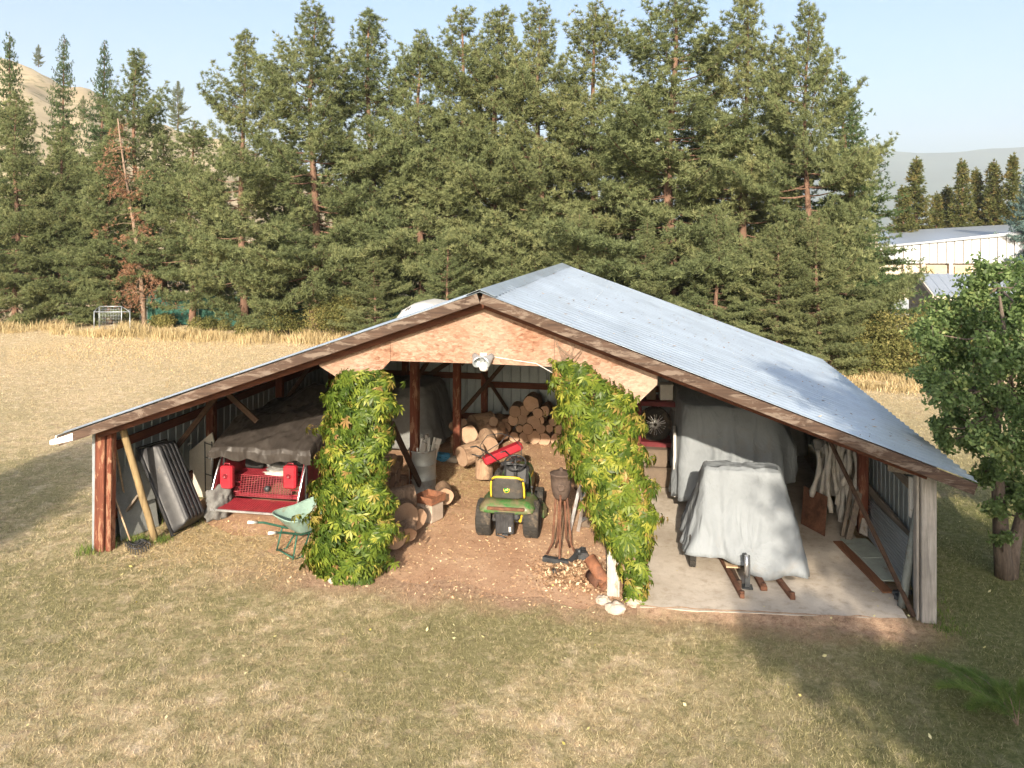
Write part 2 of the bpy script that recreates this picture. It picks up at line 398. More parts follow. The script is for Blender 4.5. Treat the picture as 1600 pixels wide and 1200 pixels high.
for (x, y) in so_:
    k = noise.noise((x * 2.1, 3, 0)); vs += [(x, y + .03 + .05 * noise.noise((x * 4, 1, 1)), .054), (x, y - .08 + .06 * k, .035), (x, y - .30 + .25 * k, -.02)]
b.add(vs, [(3 * i + q, 3 * i + 1 + q, 3 * i + 4 + q, 3 * i + 3 + q) for i in range(60) for q in (0, 1)], True); simple('soil', (.32, .22, .155), .95, var=.45, scale=14, bump=.8); setting(b.build('soil_strip', MAT['ground']))
# hills behind on the left, faint mountain on the right
def ridge(name, mat, d0, depth, prof, base_d=.0, n=120, amp=3, rows=14):
    """prof: [(px, py)] skyline in the photo, at distance d0+depth from the camera"""
    bb = MB(); px0, px1 = prof[0][0], prof[-1][0]
    def sky_y(x):
        for (a, ya), (c, yc) in zip(prof, prof[1:]):
            if x <= c: t = (x - a) / (c - a); t = t * t * (3 - 2 * t); return ya + (yc - ya) * t
        return prof[-1][1]
    def fn(i, j):
        x = px0 + (px1 - px0) * i; top = PD(x, sky_y(x), d0 + depth); r = top.z
        if j <= .7: k = j / .7; d = d0 + depth * k; hz = r * (k ** 1.15)
        else: k = (j - .7) / .3; d = d0 + depth * (1 + .8 * k); hz = r * (1 - .9 * k * k)
        p = PD(x, 362, d); return (p.x, p.y, hz - .5 + amp * k * noise.fractal((p.x * .7 / d0 * 8, p.y * .7 / d0 * 8, 1), 1, 2, 5) * (1 if j < .95 else .4))
    bb.grid(n, rows * 3, fn); return setting(bb.build(name, mat))
def hillmat():
    m = M('hill_grass', .95, spec=.1).geo(); a = m.noise(.03, 6, .65); b2 = m.noise(.25, 6, .7)
    c = m.ramp(a, [(.3, (.30, .24, .15)), (.7, (.46, .38, .25))]); c = m.mix(m.ramp(b2, [(.52, 0), (.62, .8)]), c, (.13, .13, .06)); m.color(c); MAT['hill'] = m.m
hillmat(); simple('mountain_forest', (.10, .13, .11), .95, scale=.002, bump=0)
ridge('hill', MAT['hill'], 110, 190, [(-700, 90), (-200, 60), (20, 92), (110, 130), (230, 186), (330, 215), (440, 255), (560, 300), (700, 330), (900, 352), (1100, 360)])
ridge('mountain', MAT['mountain_forest'], 1900, 1500, [(500, 361), (800, 330), (1000, 285), (1150, 262), (1300, 246), (1400, 237), (1480, 236), (1560, 229), (1640, 225), (1900, 205), (2300, 250), (2600, 361)], amp=14, n=110)
# ------------------------------------------------------------------ the shed
SV0, SV1 = -.45, 8.75                      # front and back rake planes
LE, RG, RE = (-.43, 1.90), (6.18, 4.18), (12.40, 1.95)
def roof_z(u): return LE[1] + (RG[1] - LE[1]) * (u - LE[0]) / (RG[0] - LE[0]) if u < RG[0] else RG[1] + (RE[1] - RG[1]) * (u - RG[0]) / (RE[0] - RG[0])
shed = thing('pole_shed', 'open fronted pole shed with corrugated steel roof and weathered board gable', 'shed', (6, 0, 0))
def slope(a, c, name):
    L = math.hypot(c[0] - a[0], c[1] - a[1]); nx = 10; pitch = .229; ny = int((SV1 - SV0) / pitch) * 10
    U = (c[0] - a[0]) / L, (c[1] - a[1]) / L; N = (-U[1], U[0])
    i = np.arange(nx + 1); j = np.arange(ny + 1); J, I = np.meshgrid(j, i, indexing='ij')
    v = SV0 + (SV1 - SV0) * J / ny; s = L * I / nx
    h = np.array([0, 0, .003, .003, 0, 0, .008, .022, .022, .008])[J % 10] + .004 * np.sin(v * 2.1 + s) + .006 * ((v / .66).astype(int) % 2) * 0.5
    X = a[0] + U[0] * s + N[0] * h; Z = a[1] + U[1] * s + N[1] * h
    P = np.stack([X, v, Z], -1).reshape(-1, 3) - np.array([6, 0, 0])
    w2 = nx + 1; q = (J[:-1, :-1] * w2 + I[:-1, :-1]).ravel(); F = np.stack([q, q + 1, q + 1 + w2, q + w2], -1)
    o = np_mesh(name, P, 4, MAT['roof_steel'], shed, smooth=True, faces=F)
    md = o.modifiers.new('s', 'SOLIDIFY'); md.thickness = .003; md.offset = -1
    return o
ro = slope(LE, RG, 'roof_sheet'); slope(RG, RE, 'roof_sheet')
# screws and ridge cap belong to the roof
def onroof(u, v, dz=.012): return (u, v, roof_z(u) + dz)
cap = MB(); k = .22
for sgn in (-1, 1):
    u2 = RG[0] + sgn * k
    cap.add([(RG[0], SV0 - .02, RG[1] + .035), (u2, SV0 - .02, roof_z(u2) + .02), (u2, SV1 + .02, roof_z(u2) + .02), (RG[0], SV1 + .02, RG[1] + .035)], [(0, 1, 2, 3) if sgn > 0 else (3, 2, 1, 0)])
cap.build('ridge_cap', MAT['roof_steel'], shed, True, solid=.003)
sc = MB()
for u in np.arange(.1, 12.2, 1.22):
    for v in np.arange(SV0 + .1, SV1, .457): 
        p = Vector(onroof(u, v, .018)); sc.box(p, (.014, .014, .01))
simple('screw_steel', (.30, .31, .32), .7, .1); o = sc.build('roof_screws', MAT['screw_steel'], shed, True); o['kind'] = 'stuff'
# rake boards (front), second rafter behind, back rake
def rake(a, c, v, wv, hz, drop, mat, name='rake_board', n=1):
    b = MB(); A = Vector((a[0], v, a[1] - drop)); C_ = Vector((c[0], v, c[1] - drop)); b.bar(A, C_, wv, hz, (0, 0, 1)); return b.build(name, mat, shed, True)
for (a, c) in ((LE, RG), (RG, RE)):
    d = 1 if a is LE else -1
    aa = (a[0] + .02, a[1]) ; cc = (c[0] - .02, c[1])
    rake(aa, cc, SV0 + .02, .038, .14, .095, MAT['fascia_wood'])
    rake(aa, cc, SV1 - .02, .038, .14, .095, MAT['dark_wood_x'])
    rake((.02, roof_z(.02)) if a is LE else (6.2, roof_z(6.2)), (6.16, roof_z(6.16)) if a is LE else (11.95, roof_z(11.95)), -.13, .04, .20, .16, MAT['red_wood_x'], 'rafter')
for v in (1.6, 3.3, 5.0, 6.7, 8.25):
    rake((.05, roof_z(.05)), (6.15, roof_z(6.15)), v, .045, .19, .17, MAT['dark_wood_x'], 'rafter'); rake((6.2, roof_z(6.2)), (12.0, roof_z(12.0)), v, .045, .19, .17, MAT['dark_wood_x'], 'rafter')
for u in list(np.arange(-.25, 6.0, .78)) + list(np.arange(6.45, 12.2, .78)):
    b = MB(); b.bar((u, SV0 + .05, roof_z(u) - .045), (u, SV1 - .05, roof_z(u) - .045), .09, .038); b.build('purlin', MAT['grey_wood_y'], shed, True)
# flared eave flashing at the left tip
b = MB(); b.box((-.44, 4.15, 1.845), (.02, 9.2, .10)); b.build('eave_flashing', MAT['white_trim'], shed, True)
b = MB(); b.prism([(-.50, 1.75), (-.14, 1.84), (-.14, 1.95), (-.49, 1.83)], 'Y', SV0 - .01, SV0 - .006); b.box((-.475, SV0 + .0, 1.80), (.07, .10, .075), bev=.01); b.build('eave_cap', MAT['white_trim'], shed, True)
# gable board: three sheets of osb with cut corners
def gb(poly, name='gable_board'):
    b = MB(); b.prism(poly, 'Y', -.055, -.04); return b.build(name, MAT['osb'], shed, True)
def up(u): return (u, roof_z(u) - .20)
gb([(3.66, 3.02), (4.12, 2.76), (4.46, 2.80), (4.76, 3.13), (4.76, up(4.76)[1]), up(3.66)])
gb([(4.765, 3.13), (6.1, 3.13), (7.15, 3.12), (7.15, up(7.15)[1]), (6.18, up(6.18)[1] + .0), up(4.765)])
gb([(7.155, 3.12), (7.62, 2.72), (8.1, 2.46), (8.56, 2.92), (8.57, up(8.57)[1]), up(7.155)])
# posts
def post(u, v, h, w=.15, mat='red_wood', z0=0, name='post', lean=(0, 0)):
    b = MB(); b.bar((u, v, z0), (u + lean[0], v + lean[1], h), w, w * 1.02, (0, 1, 0), .008); return b.build(name, MAT[mat], shed, True)
b = MB(); b.bar((-.01, .0, 0), (.02, .0, 1.96), .165, .15, (0, 1, 0), .01); b.bar((.125, .03, 0), (.15, .03, 1.96), .085, .13, (0, 1, 0), .01); b.build('post', MAT['red_wood'], shed, True)
b = MB(); b.bar((11.97, .0, 0), (11.97, .0, 1.96), .18, .16, (0, 1, 0), .01); b.build('post', MAT['grey_wood'], shed, True)
b = MB(); b.bar((11.855, .05, 0), (11.855, .05, 1.98), .035, .14, (0, 1, 0), .008); b.build('post', MAT['grey_wood'], shed, True)
wp = wood('white_post_wood', (.28, .26, .23), (.52, .49, .44), 'Z', extra=((.26, .2, .15), .1))
post(4.22, .05, 2.95, .17); post(7.97, .0, 2.6, .17, 'white_post_wood')
for (u, v) in ((4.0, 3.47), (4.24, 5.72)):
    post(u, v, roof_z(u) - .1, .155)
b = MB(); b.lathe([(.24, 0), (.23, .1), (.19, .12), (0, .12)], (4.24, 5.72, 0)); b.build('post_footing', MAT['concrete'], shed, True)
for u in (7.95, ):
    post(u, 3.4, roof_z(u) - .1, .155); post(u, 6.0, roof_z(u) - .1, .155)
for u in (.2, 2.2, 4.27, 6.2, 8.0, 10.0, 11.8): post(u, 8.3, roof_z(u) - .2, .15)
for v in (2.95, 5.72): post(.06, v, 2.0, .15); post(11.9, v, 1.95, .15)
# wall cladding: ribbed steel outside the posts
def ribbed(name, a, c, zfn, z0, off, mat):
    """sheet standing from a to c (xy) with its top at zfn(t)"""
    a = Vector((a[0], a[1], 0)); c = Vector((c[0], c[1], 0)); L = (c - a).length; d = (c - a) / L; n = Vector((d.y, -d.x, 0)) * off
    prof = []; x = 0
    while x < L:
        for q, h in ((0, 0), (.16, 0), (.175, 1), (.205, 1), (.22, 0)):
            if x + q < L: prof.append((x + q, h))
        x += .23
    prof.append((L, 0)); b = MB(); vs = []
    for s, h in prof:
        p = a + d * s + n * (h * .02 + 0); vs += [(p.x, p.y, z0), (p.x, p.y, zfn(s / L))]
    b.add(vs, [(2 * i, 2 * i + 2, 2 * i + 3, 2 * i + 1) for i in range(len(prof) - 1)])
    return b.build(name, mat, shed, True, solid=.002)
ribbed('wall_sheet', (-.09, .0), (-.09, 8.4), lambda t: 1.91, .02, -1, MAT['wall_steel'])
ribbed('wall_sheet', (12.07, .0), (12.07, 8.4), lambda t: 1.96, .02, 1, MAT['wall_steel'])
ribbed('wall_sheet', (-.09, 8.4), (12.07, 8.4), lambda t: roof_z(-.09 + 12.16 * t) - .08, .02, 1, MAT['wall_steel'])
b = MB(); b.box((-.115, -.03, .95), (.05, .03, 1.9)); b.box((-.14, .02, .95), (.004, .09, 1.9)); b.build('corner_trim', MAT['galv_steel'], shed, True)
def timb(a, c, w, h, mat='red_wood_y', name='girt', upv=(0, 0, 1)):
    b = MB(); b.bar(a, c, w, h, upv); return b.build(name, MAT[mat], shed, True)
for z in (1.55, .45): timb((-.03, .1, z), (-.03, 8.2, z), .04, .15)
timb((-.02, .1, 1.86), (-.02, 8.2, 1.86), .06, .12)
for z in (1.5, .75): timb((12.0, .15, z), (12.0, 8.2, z), .04, .14, 'grey_wood_y')
for z, u0, u1 in ((1.36, .2, 4.2), (1.16, 4.35, 8.0), (2.5, .2, 11.7), (1.2, 8.1, 11.7), (.35, .2, 8)):
    z2 = z; u1b = u1
    if z > 2: u0, u1b = 2.0, 10.3
    timb((u0, 8.33, z2), (u1b, 8.33, z2), .04, .15, 'red_wood_x')
for v, u0, u1 in ((3.47, .2, 7.95), (5.72, .2, 7.95)):   # tie beams between the posts
    pass
timb((4.24, .2, 3.2), (4.24, 8.2, 3.2), .05, .2); timb((7.97, .2, 3.2), (7.97, 8.2, 3.2), .05, .2)
# braces
timb((1.10, 1.6, 2.25), (.02, 1.72, 1.02), .05, .09, 'dark_wood_x', 'brace')
timb((1.15, 1.6, 2.22), (1.75, 1.62, 1.72), .05, .09, 'dark_wood_x', 'brace')
timb((.1, 5.7, 1.0), (1.0, 5.7, 2.2), .05, .09, 'dark_wood_x', 'brace')
timb((4.02, 3.6, 2.2), (4.2, 5.6, 3.1), .05, .1, 'dark_wood_x', 'brace')
timb((2.3, 8.2, 1.0), (4.1, 8.2, 2.2), .05, .12, 'dark_wood_x', 'brace')
timb((3.2, 6.9, 2.6), (4.1, 6.9, 1.9), .05, .1, 'dark_wood_x', 'brace')
timb((4.30, 5.85, 1.0), (5.6, 7.2, 2.6), .04, .09, 'dark_wood_x', 'brace')
timb((4.35, 5.8, 2.6), (4.9, 8.1, .6), .04, .09, 'dark_wood_x', 'brace')
timb(PV(612, 662, 2.0), PV(656, 757, 3.32), .05, .12, 'dark_wood_x', 'brace')
timb((10.95, 1.6, 2.2), (11.82, .02, .03), .045, .05, 'dark_wood_x', 'brace')
timb((11.55, .2, 1.9), (12.15, .0, 1.88), .05, .1, 'grey_wood_y', 'outrigger')
# ------------------------------------------------------------------ materials of the things
simple('black_plastic', (.034, .035, .038), .45, var=.3, spec=.4, dirt=((.12, .10, .08), .12))
simple('tarp_dark', (.038, .032, .028), .5, var=.3, scale=3, spec=.35)
simple('cover_grey', (.215, .235, .25), .75, var=.14, scale=2.2, dirt=((.27, .25, .23), .12))
simple('cover_grey_b', (.18, .185, .18), .8, var=.15, scale=2)
def clothm(name, c):
    m = M(name, .72, spec=.3); a = m.noise(2.2, 6, .65); col = m.ramp(a, [(.3, tuple(x * .88 for x in c)), (.7, tuple(x * 1.1 for x in c))])
    d = m.noise(1.1, 7, .75, dist=.6); col = m.mix(m.ramp(d, [(.56, 0), (.70, .5)]), col, (.20, .18, .155)); m.color(col)
    w = m.noise(2.6, 5, .55, m.map((.9, .9, .4)), 1.2); r = m.math('ABSOLUTE', m.math('SUBTRACT', w, .5)); m.bump(m.ramp(r, [(0, 0), (.14, 1)]), .35, .03); m.bump(m.noise(260, 2, .5), .15, .001); MAT[name] = m.m
clothm('cover_grey', (.20, .222, .24))
simple('red_paint', (.21, .014, .024), .45, var=.3, spec=.5, dirt=((.16, .06, .04), .15))
simple('red_plastic', (.34, .02, .032), .4, var=.12, spec=.5)
simple('rust', (.16, .075, .045), .85, .1, var=.5, dirt=((.07, .035, .025), .4))
simple('rust_bright', (.25, .11, .06), .8, .1, var=.4, dirt=((.10, .05, .035), .35))
simple('rubber', (.035, .033, .03), .85, var=.3, dirt=((.14, .11, .08), .35))
simple('chrome', (.62, .63, .64), .25, .9, var=.1)
simple('alu', (.62, .64, .66), .38, .8, var=.12)
simple('steel_dark', (.07, .075, .08), .5, .5, var=.3, dirt=((.15, .09, .06), .2))
simple('green_tray', (.22, .32, .275), .5, var=.18, spec=.4, dirt=((.20, .17, .12), .2))
simple('green_frame', (.03, .10, .07), .5, var=.3)
simple('green_paint', (.03, .135, .03), .4, var=.2, spec=.5, dirt=((.17, .125, .08), .62))
simple('yellow_paint', (.62, .42, .035), .4, var=.15, spec=.5, dirt=((.25, .18, .08), .2))
simple('seat_vinyl', (.06, .058, .055), .55, var=.3, dirt=((.14, .11, .08), .25))
simple('badge_green', (.02, .16, .04), .4, var=.05); simple('badge_yellow', (.8, .65, .05), .4, var=.05)
simple('drum_grey', (.42, .44, .42), .5, .3, var=.14, dirt=((.25, .19, .14), .18))
simple('white_plastic', (.62, .61, .57), .5, var=.12, dirt=((.4, .33, .25), .12))
simple('white_cloth', (.46, .44, .40), .9, var=.2, dirt=((.35, .29, .22), .2))
simple('grey_cloth', (.15, .15, .145), .9, var=.35)
simple('cream_panel', (.50, .47, .40), .6, var=.1)
simple('clear_panel', (.25, .26, .25), .35, var=.15)
simple('green_grey_board', (.33, .36, .31), .8, var=.15, dirt=((.2, .17, .13), .2))
simple('blue_plastic', (.05, .22, .38), .45, var=.15)
simple('stone', (.40, .34, .28), .9, var=.25, scale=7, bump=.5)
simple('cinder', (.38, .31, .25), .95, var=.2, scale=9, bump=.5)
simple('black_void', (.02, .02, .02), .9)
simple('red_rack', (.13, .018, .022), .5, var=.3)
simple('carton', (.15, .115, .085), .9, var=.2)
def endgrain():
    m = M('log_end', .9, spec=.1); w = m.wave(26, 3.5, typ='RINGS', dr='Y', dscale=3); n = m.noise(6, 5, .7); r = m.rnd()
    c = m.ramp(w, [(.1, (.36, .235, .155)), (.8, (.50, .355, .25))]); c = m.mix(m.ramp(n, [(.4, 0), (.7, .7)]), c, (.34, .21, .13))
    c = m.mix(.6, c, m.ramp(r, [(0, .42), (1, 1.1)]), 'MULTIPLY'); m.color(c); m.bump(n, .4, .01); MAT['log_end'] = m.m
endgrain(); barkm('log_bark', (.12, .08, .055), (.38, .27, .19), 14)
def logm(name='log_side'):
    m = M(name, .95, spec=.1); v = m.map((1, .12, 1)); a = m.noise(16, 6, .7, v, .5)
    c = m.ramp(a, [(.3, (.22, .135, .085)), (.7, (.46, .32, .215))]); c = m.mix(m.ramp(m.noise(4, 5, .7), [(.5, 0), (.62, .8)]), c, (.15, .10, .07)); m.color(c); m.bump(a, .7, .015); MAT[name] = m.m
logm()
rnd = random.Random(11)
# ------------------------------------------------------------------ draped covers
def cover(name, mat, parent, c, rings, hem=None, fold=1.0, seed=0, n=168, p=7, rz=0, sub=10, dens=2.6):
    """rings: (ax, ay, z, dx, dy, fold) from the top centre outwards and down"""
    b = MB(); vs = []; rot = Matrix.Rotation(rz, 3, 'Z'); K = []
    for i in range(len(rings) - 1):
        steps = sub if i else max(3, sub // 2)
        for q in range(steps):
            t = q / steps; K.append([x + (y - x) * t for x, y in zip(rings[i], rings[i + 1])])
    K.append(list(rings[-1]))
    nr = len(K)
    for j, (ax, ay, z, dx, dy, fo) in enumerate(K):
        tj = j / (nr - 1)
        for k in range(n):
            th = 2 * math.pi * (k + .5) / n; cx, cy = math.cos(th), math.sin(th)
            r = (abs(cx) ** p + abs(cy) ** p) ** (-1 / p); x, y = cx * r, cy * r
            X, Y, Z = ax * x + dx, ay * y + dy, z
            if hem and j > nr * .45:
                hz = hem(th); u = (tj - .45) / .55; z_end = rings[-1][2]; Z += (hz - z_end) * u * u
            nn = noise.noise((X * dens + seed, Y * dens, Z * .35 + seed)); rd = (1 - abs(nn) * 2.6)
            n2 = noise.noise((X * 1.1 + seed, Y * 1.1 + 4, Z * .5))
            f = fo * fold * (.6 * max(-.4, rd) + .7 * n2)
            sl = Vector((x, y, 0)).normalized() if fo > 0 else Vector((0, 0, 1))
            wr = .012 * noise.fractal((X * 5 + seed, Y * 5, Z * 5), .9, 2.1, 4)
            P = Vector((X, Y, Z)) + sl * (f + wr * 1.6) + Vector((0, 0, wr * .7 + .015 * noise.noise((X * 2.3, Y * 2.3, seed))))
            vs.append(rot @ P + Vector(c))
    fs = [(j * n + k, (j + 1) * n + k, (j + 1) * n + (k + 1) % n, j * n + (k + 1) % n) for j in range(nr - 1) for k in range(n)]
    b.add(vs, fs, True); b.f.append(tuple(range(n))); b.sm.append(True)
    return b.build(name, MAT[mat], parent, parent is not None, solid=.004)
# ------------------------------------------------------------------ left bay
# black ribbed tub standing on its end
t = thing('plastic_tub', 'black ribbed plastic tub stood on end against the left wall', 'tub', (.75, .72, 0))
ex = Vector((-.47, .08, .87)).normalized(); ey = Vector((.02, .99, -.02)); ey = (ey - ex * ey.dot(ex)).normalized(); ez = ex.cross(ey) * -1
if ez.x < 0: ez = -ez
P0 = Vector((.76, .70, .05)); TL, TW, TD = 1.50, .66, .28
def tubp(a, w, d): return P0 + ex * a + ey * w + ez * d
b = MB(); n1 = 48; n2 = 40
def tubf(i, j):
    a, w = i, j; ea = min(a, 1 - a) * TL; ew = min(w, 1 - w) * TW; r = .17
    e = 1 - math.exp(-((min(ea, ew)) / .05) ** 1.5) if min(ea, ew) < .3 else 1
    cr = math.hypot(max(0, .12 - ea), max(0, .12 - ew)) / .12
    d = TD * e * (1 - .9 * min(1, max(0, cr - .75) * 3))
    if e > .93 and ew > .06: d += .012 * (1 if math.sin(w * TW * 2 * math.pi / .095) > 0 else -1)
    return tubp(a * TL, w * TW, d)
b.grid(n1 * 2, n2 * 3, tubf); b.build('tub_shell', MAT['black_plastic'], t, True, solid=.006)
b = MB(); b.tube([tubp(a, w, 0) for a, w in ((-.03, -.03), (TL + .03, -.03), (TL + .03, TW + .03), (-.03, TW + .03))], .025, 8, closed=True); b.build('tub_rim', MAT['black_plastic'], t, True)
# leaning pole, rake, shovel, plank
def pole(name, label, cat, a, c, r, mat, rr=None, n=12, wav=.0, grp=None):
    a, c = Vector(a), Vector(c); pts = [a.lerp(c, i / 8) + Vector((noise.noise((i, 1, a.x)), noise.noise((i, 2, a.x)), 0)) * wav for i in range(9)]
    b = MB(); b.tube(pts, rr or r, n); o = b.build(name, MAT[mat]); tag(o, label, cat, grp); return o
pole('leaning_pole', 'yellowish round timber pole leaning at the left corner post', 'pole', G(243, 846), PV(190, 664, .16), .054, 'yellow_pole', wav=.008)
t = thing('leaf_rake', 'wooden handled rake with black fan head on the grass', 'rake', G(205, 850))
h0 = G(205, 848, .03); h1 = PV(177, 772, .22)
b = MB(); b.tube([h0, h1], .014, 8); b.build('handle', MAT['pale_wood'], t, True)
b = MB(); fan = [G(*p, .02) for p in ((196, 853), (203, 863), (214, 867), (227, 862), (236, 853), (231, 848))]
for i in range(15):
    k = i / 14 * (len(fan) - 1); a = fan[int(k)].lerp(fan[min(int(k) + 1, 5)], k % 1); b.tube([h0, h0.lerp(a, .6) + Vector((0, 0, .06)), a + Vector((0, 0, .04)), a + Vector((0, 0, -.01))], .007, 5)
for q in (.45, .8): b.tube([h0.lerp(f, q) + Vector((0, 0, .05)) for f in fan], .012, 6)
b.build('rake_head', MAT['black_plastic'], t, True)
t = thing('shovel', 'long pale handled spade standing beside the left post', 'shovel', G(203, 822))
b = MB(); b.tube([G(203, 822, .1), PV(180, 696, .3)], .015, 8); b.build('handle', MAT['pale_wood'], t, True)
b = MB(); q = G(203, 822); b.grid(4, 5, lambda i, j: (q.x - .09 + .18 * i * (1 if j > .3 else .6 + j), q.y + .03 * math.sin(i * math.pi), .26 * j)); b.build('blade', MAT['rust'], t, True, solid=.004)
o = MB().bar(G(174, 833, .03), PV(218, 772, .55), .035, .10, (0, 1, 0)).build('plank', MAT['grey_wood_y']); tag(o, 'grey plank slanting up behind the rake handle', 'plank')
o = MB().box(PV(212, 778, .75), (.02, .75, 1.15), (R(-2), R(-13), R(-12)), .004).build('sheet_panel', MAT['clear_panel']); tag(o, 'dull grey sheet panel leaning on the left wall behind the tub', 'panel')
# cream panel with white pipe
t = thing('table_panel', 'cream folding table standing on edge beside the dark tarp', 'table', (.88, 2.4, 0))
vv = 2.45; b = MB(); pl = [PV(x, y, vv) for x, y in ((290, 792), (288, 711), (331, 676), (334, 690), (329, 792))]
b.prism([(p.x, max(.03, p.z)) for p in pl], 'Y', vv, vv + .03); b.build('tabletop', MAT['cream_panel'], t, True)
b = MB(); b.tube([PV(290, 795, vv - .03), PV(289, 708, vv - .03), PV(294, 694, vv - .03), PV(299, 692, vv - .03)], .017, 8); b.build('leg', MAT['white_plastic'], t, True)
b = MB(); 
for x in (320, 331): b.tube([PV(x, 690, 2.3), PV(x + 1, 768, 2.3)], .011, 6)
for y in (692, 714, 740): b.tube([PV(320, y, 2.3), PV(332, y + 4, 2.3)], .009, 6)
o = b.build('wire_rack', MAT['steel_dark']); tag(o, 'thin black metal rack in front of the cream table', 'rack')
def blob(name, label, cat, c, r, mat, seed=0, sub=4, amp=.35, flat=.0, parent=None, freq=1.6):
    import bmesh
    bm = bmesh.new(); bmesh.ops.create_icosphere(bm, subdivisions=sub, radius=1)
    for v in bm.verts:
        p = v.co.copy(); d = noise.fractal((p.x * freq + seed, p.y * freq, p.z * freq), .9, 2, 5) * amp; p *= 1 + d
        v.co = Vector((p.x * r[0], p.y * r[1], max(p.z, -1 + flat) * r[2]))
    for f in bm.faces: f.smooth = amp < .3 or sub > 3
    me = bpy.data.meshes.new(name); bm.to_mesh(me); bm.free(); me.materials.append(MAT[mat])
    o = bpy.data.objects.new(name, me); COL.objects.link(o); o.location = c
    if parent is not None: o.location = root_mat(parent).inverted() @ Vector(c); o.parent = parent
    else: tag(o, label, cat)
    return o
blob('cloth_bundle', 'crumpled grey cloth bundle between tub and red trailer', 'cloth', (.98, 1.72, .22), (.20, .34, .30), 'grey_cloth', 3, 4, .5, .3)
# red trailer
TR = thing('utility_trailer', 'red mesh utility trailer parked under a dark tarp', 'trailer', (1.75, 1.5, 0))
u0, u1, v0, v1 = .98, 2.52, 1.95, 4.9
def meshpanel(name, o, e1, e2, L1, L2, step, w, mat='red_paint'):
    b = MB(); o, e1, e2 = Vector(o), Vector(e1).normalized(), Vector(e2).normalized()
    a = 0
    k1 = int(L1 / step); k2 = int(L2 / (step * .6))
    for i in range(k1 + 1): b.bar(o + e1 * (L1 * i / k1), o + e1 * (L1 * i / k1) + e2 * L2, w, w, e1, 0)
    for i in range(k2 + 1): b.bar(o + e2 * (L2 * i / k2), o + e2 * (L2 * i / k2) + e1 * L1, w, w * .8, e2, 0)
    return b.build(name, MAT[mat], TR, True)
meshpanel('mesh_step', (u0 - .02, 1.43, .22), (1, 0, 0), (0, 1, .10), u1 - u0 + .04, .46, .045, .008)
meshpanel('mesh_gate', (u0 + .16, 1.92, .30), (1, 0, 0), (0, .25, 1), u1 - u0 - .45, .36, .05, .009)
meshpanel('mesh_deck', (u0 + .1, 2.02, .64), (1, 0, 0), (0, 1, 0), u1 - u0 - .2, 2.6, .045, .011)
b = MB(); b.bar((u0 - .05, 1.42, .21), (u1 + .05, 1.42, .21), .03, .035); b.build('step_edge', MAT['alu'], TR, True)
b = MB()
for u, s in ((u0 + .02, 1), (u1 - .02, -1)):
    b.bar((u, 2.0, .30), (u, 4.9, .30), .06, .09)
    for zz in (.36, .45, .54): b.tube([(u + s * .02, 1.95, zz), (u + s * .14, 1.90, zz + .02), (u + s * .28, 1.93, zz)], .014, 6)
b.bar((u0, 4.9, .3), (u1, 4.9, .3), .06, .09); b.bar((u0, 2.02, .3), (u1, 2.02, .3), .05, .06); b.build('frame', MAT['red_paint'], TR, True)
for u in (u0 - .04, u1 + .04):
    b = MB(); b.tube([(u, 1.46, .22), (u + .01, 1.52, .5), (u + .02, 1.66, .8), (u + .02, 1.8, 1.02), (u, 2.0, 1.08)], .018, 8); b.build('side_rail', MAT['chrome'], TR, True)
    b = MB(); b.prism([(1.5, .26), (1.56, .5), (1.82, 1.0), (4.9, 1.05), (4.9, .3), (2.0, .3)], 'X', u - .006 + (.03 if u < 1.5 else -.03), u + .006 + (.03 if u < 1.5 else -.03)); b.build('side_panel', MAT['red_paint'], TR, True)
b = MB(); b.box(((u0 + u1) / 2 + .05, 2.65, .86), (u1 - u0 - .2, .03, .42)); b.build('headboard', MAT['red_paint'], TR, True)
b = MB(); b.lathe([(.0, -.05), (.045, -.04), (.055, 0), (.045, .03), (.02, .05)], (1.80, 1.88, .47), 'Y', 16); b.build('hitch_ball', MAT['steel_dark'], TR, True)
